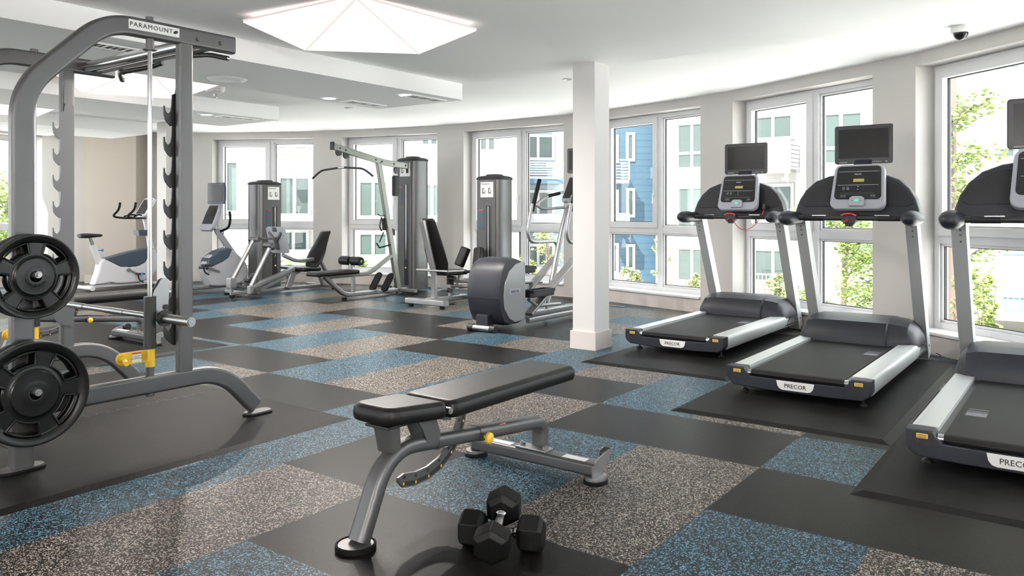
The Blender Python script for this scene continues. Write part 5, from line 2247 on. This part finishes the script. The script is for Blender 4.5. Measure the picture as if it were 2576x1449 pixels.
# white building on the right
Wc = building('apartment_building', 'bright white building with tall windows right of the blue one', (7.3, 38.0), (13.0, 33.5), GZ, 14, M['stucco'])
for py0, py1 in ((314, 420), (475, 575), (628, 704)):
    facade_window(Wc, 1709, 1775, py0, py1, 2, 'ext_glass', transom=.33 if py0 < 400 else None)
for py0, py1, k in ((295, 345, 1), (470, 530, 1), (632, 705, 1)):
    facade_window(Wc, 1902, 1990, py0, py1, 2, 'ext_glass')
balcony(Wc, 1925, 2012, 352, 425)
balcony(Wc, 1895, 2012, 690, 720, bars='v')
Wd = building('apartment_building', 'nearer white building outside the windows behind the treadmills', (12.2, 31.0), (26.0, 22.0), GZ, 16, M['cream'])
facade_window(Wd, 2068, 2165, 288, 408, 2, 'ext_glass', transom=.3)
facade_window(Wd, 2068, 2165, 470, 560, 2, 'ext_glass')
facade_window(Wd, 2512, 2562, 168, 192, 2, 'ext_dark')
facade_window(Wd, 2512, 2600, 375, 392, 2, 'ext_glass')
facade_window(Wd, 2525, 2640, 640, 740, 2, 'teal')
facade_window(Wd, 2525, 2640, 750, 800, 2, 'teal')
facade_window(Wd, 2382, 2400, 270, 340, 1, 'ext_glass')
balcony(Wd, 2360, 2432, 185, 235)
balcony(Wd, 2360, 2436, 365, 430)
balcony(Wd, 2440, 2700, 690, 800, bars='v', out=1.5)
ln = BM()
s_, Y_ = loc_x(Wd, 2427)
zl = CAM_H + (HOR - 290) * Y_ / FPX - GZ
bx(ln, s_ - .1, s_ + .1, -.25, -.02, zl - .2, zl + .12, .03)
bx(ln, s_ - .03, s_ + .03, -.18, -.0, zl + .1, zl + .28, .01)
mk('wall_lantern', ln, M['bark'], Wd)
Wl = building('apartment_building', 'pale building behind the trees at the far left window', (-36.0, 24.0), (-18.0, 33.0), GZ, 12, M['stucco'])

# courtyard fence seen at the foot of the middle window
fn = thing('courtyard_fence', 'white picket fence across the courtyard below the middle windows', 'fence', (2.5, 33.5, GZ), R(-12))
bm = BM()
L = 9.0
for k in range(int(L / .16)):
    bx(bm, k * .16, k * .16 + .05, 0, .03, .1, 1.0)
mk('picket', bm, M['ext_white'], fn, smooth=0)
bm = BM()
bx(bm, 0, L, -.02, .05, .95, 1.05)
bx(bm, 0, L, -.02, .05, .1, .2)
mk('fence_rail', bm, M['ext_white'], fn, smooth=0)


def leaves(bm, c, r, n, size, rn, squash=1.0):
    for _ in range(n):
        v = Vector((rn.gauss(0, 1), rn.gauss(0, 1), rn.gauss(0, 1))).normalized() * r * rn.random() ** .5
        p = Vector(c) + Vector((v.x, v.y, v.z * squash))
        q = Matrix.Rotation(rn.uniform(0, 6.28), 4, 'Z') @ Matrix.Rotation(rn.uniform(-1.0, 1.0), 4, 'X') @ Matrix.Rotation(rn.uniform(-.7, .7), 4, 'Y')
        s = size * rn.uniform(.6, 1.3)
        pts = [(-s * .5, 0, 0), (0, -s * .28, s * .07), (s * .5, 0, 0), (0, s * .28, s * .07)]
        bm.faces.new([bm.verts.new(p + (q @ Vector(a))) for a in pts])


def tree(name, label, base, h, crown, n, size, seed, m='leaf', trunk=.07, lean=(0, 0), cat='tree', squash=1.2, clumps=16, low=.35):
    rn = random.Random(seed)
    root = thing(name, label, cat, base)
    bm, lf = BM(), BM()
    top = Vector((lean[0], lean[1], h))
    mid = Vector((lean[0] * .4 + rn.uniform(-.1, .1), lean[1] * .4, h * .5))
    sweep(bm, fillet([(0, 0, 0), mid, top], .4), circ(trunk, 8), (1, 0, 0), scales=None)
    for k in range(clumps):
        t = low + (1 - low) * (k + .5) / clumps
        p0 = mid.lerp(top, (t - .5) * 2) if t > .5 else Vector((0, 0, 0)).lerp(mid, t * 2)
        a = rn.uniform(0, 6.28)
        rr = crown * rn.uniform(.35, 1.0) * (1.1 - .5 * abs(t - .6))
        p1 = p0 + Vector((math.cos(a) * rr, math.sin(a) * rr, rn.uniform(.0, .5) * crown * squash))
        tube(bm, [p0, p0.lerp(p1, .5) + Vector((0, 0, .06)), p1], trunk * .22, .1, n=5)
        leaves(lf, p1, crown * .42, n // clumps, size, rn, .8)
        leaves(lf, p0.lerp(p1, .6), crown * .3, n // clumps // 2, size, rn, .8)
    mk('trunk', bm, M['bark'], root)
    mk('foliage', lf, M[m], root, smooth=0)
    return root


def out_pt(px, Y, z=GZ):
    return ((px - 1288) / FPX * Y, Y, z)


tree('courtyard_tree', 'leafy lime green tree filling the lower half of the middle treadmill window', out_pt(2128, 13.5), 4.0, .9, 3600, .085, 3, 'leaf', .05, low=.5)
tree('courtyard_tree', 'tree with dark trunk and trailing leafy branches at the nearest window frame', out_pt(2392, 10.0), 6.4, .6, 1500, .08, 5, 'leaf', .055, low=.42, clumps=18)
tree('courtyard_tree', 'slender sparse tree with brownish leaves before the pale blue building', out_pt(1378, 20), 3.6, .55, 900, .10, 7, 'leaf2', .04)
tree('courtyard_tree', 'thin upright young tree between blue and white buildings', out_pt(1660, 24), 3.5, .35, 700, .10, 8, 'leaf2', .03, squash=2)
tree('courtyard_tree', 'green tree outside the far left window, seen past the rack post', out_pt(20, 17), 4.6, 1.2, 2600, .12, 9, 'leaf', .06)
tree('courtyard_tree', 'second green tree outside the far left window, seen behind the weight plates', out_pt(100, 21), 3.8, 1.1, 2000, .12, 10, 'leaf2', .06)


def shrub(label, px, py, Y, w, seed, m='leaf2', h=None):
    """bush whose top shows at row py"""
    z = CAM_H + (HOR - py) * Y / FPX
    hh = z - GZ
    rn = random.Random(seed)
    x, y, _ = out_pt(px, Y)
    root = thing('courtyard_shrub', label, 'shrub', (x, y, GZ))
    bm = BM()
    lf = BM()
    for k in range(5):
        a = k * 1.26
        tube(bm, [(0, 0, 0), (math.cos(a) * w * .3, math.sin(a) * w * .3, hh * .6), (math.cos(a) * w * .5, math.sin(a) * w * .5, hh * .9)], .02, .1, n=5)
    for k in range(14):
        t = k / 13
        r = w * (1 - .6 * t)
        a = rn.uniform(0, 6.28)
        leaves(lf, (math.cos(a) * r * .5, math.sin(a) * r * .5, hh * (.15 + .8 * t)), r * .6, 110, .12, rn)
    mk('stem', bm, M['bark'], root)
    mk('foliage', lf, M[m], root, smooth=0)


shrub('pale green bush at the foot of the middle window, before the blue building', 1585, 672, 26, .75, 21)
shrub('pale green bush at the right corner of the middle window', 1748, 690, 26, .7, 22)
shrub('pale green bush behind the farthest treadmill window', 1950, 690, 22, .7, 23)
shrub('green hedge bush at the foot of the nearest window', 2500, 800, 8.3, .35, 24, 'leaf')
shrub('dark small conifer beyond the nearest window', 2480, 690, 19, .5, 25, 'leaf')
shrub('low bush outside the lat machine window', 940, 668, 27, .8, 26)
shrub('low bush outside the leg press window', 745, 648, 27, 1.0, 27)
shrub('low bush beside the tower of the thigh machine', 1325, 640, 25, .7, 28, 'leaf')
shrub('low bush left of the lat machine mast', 905, 655, 29, .7, 29, 'leaf')
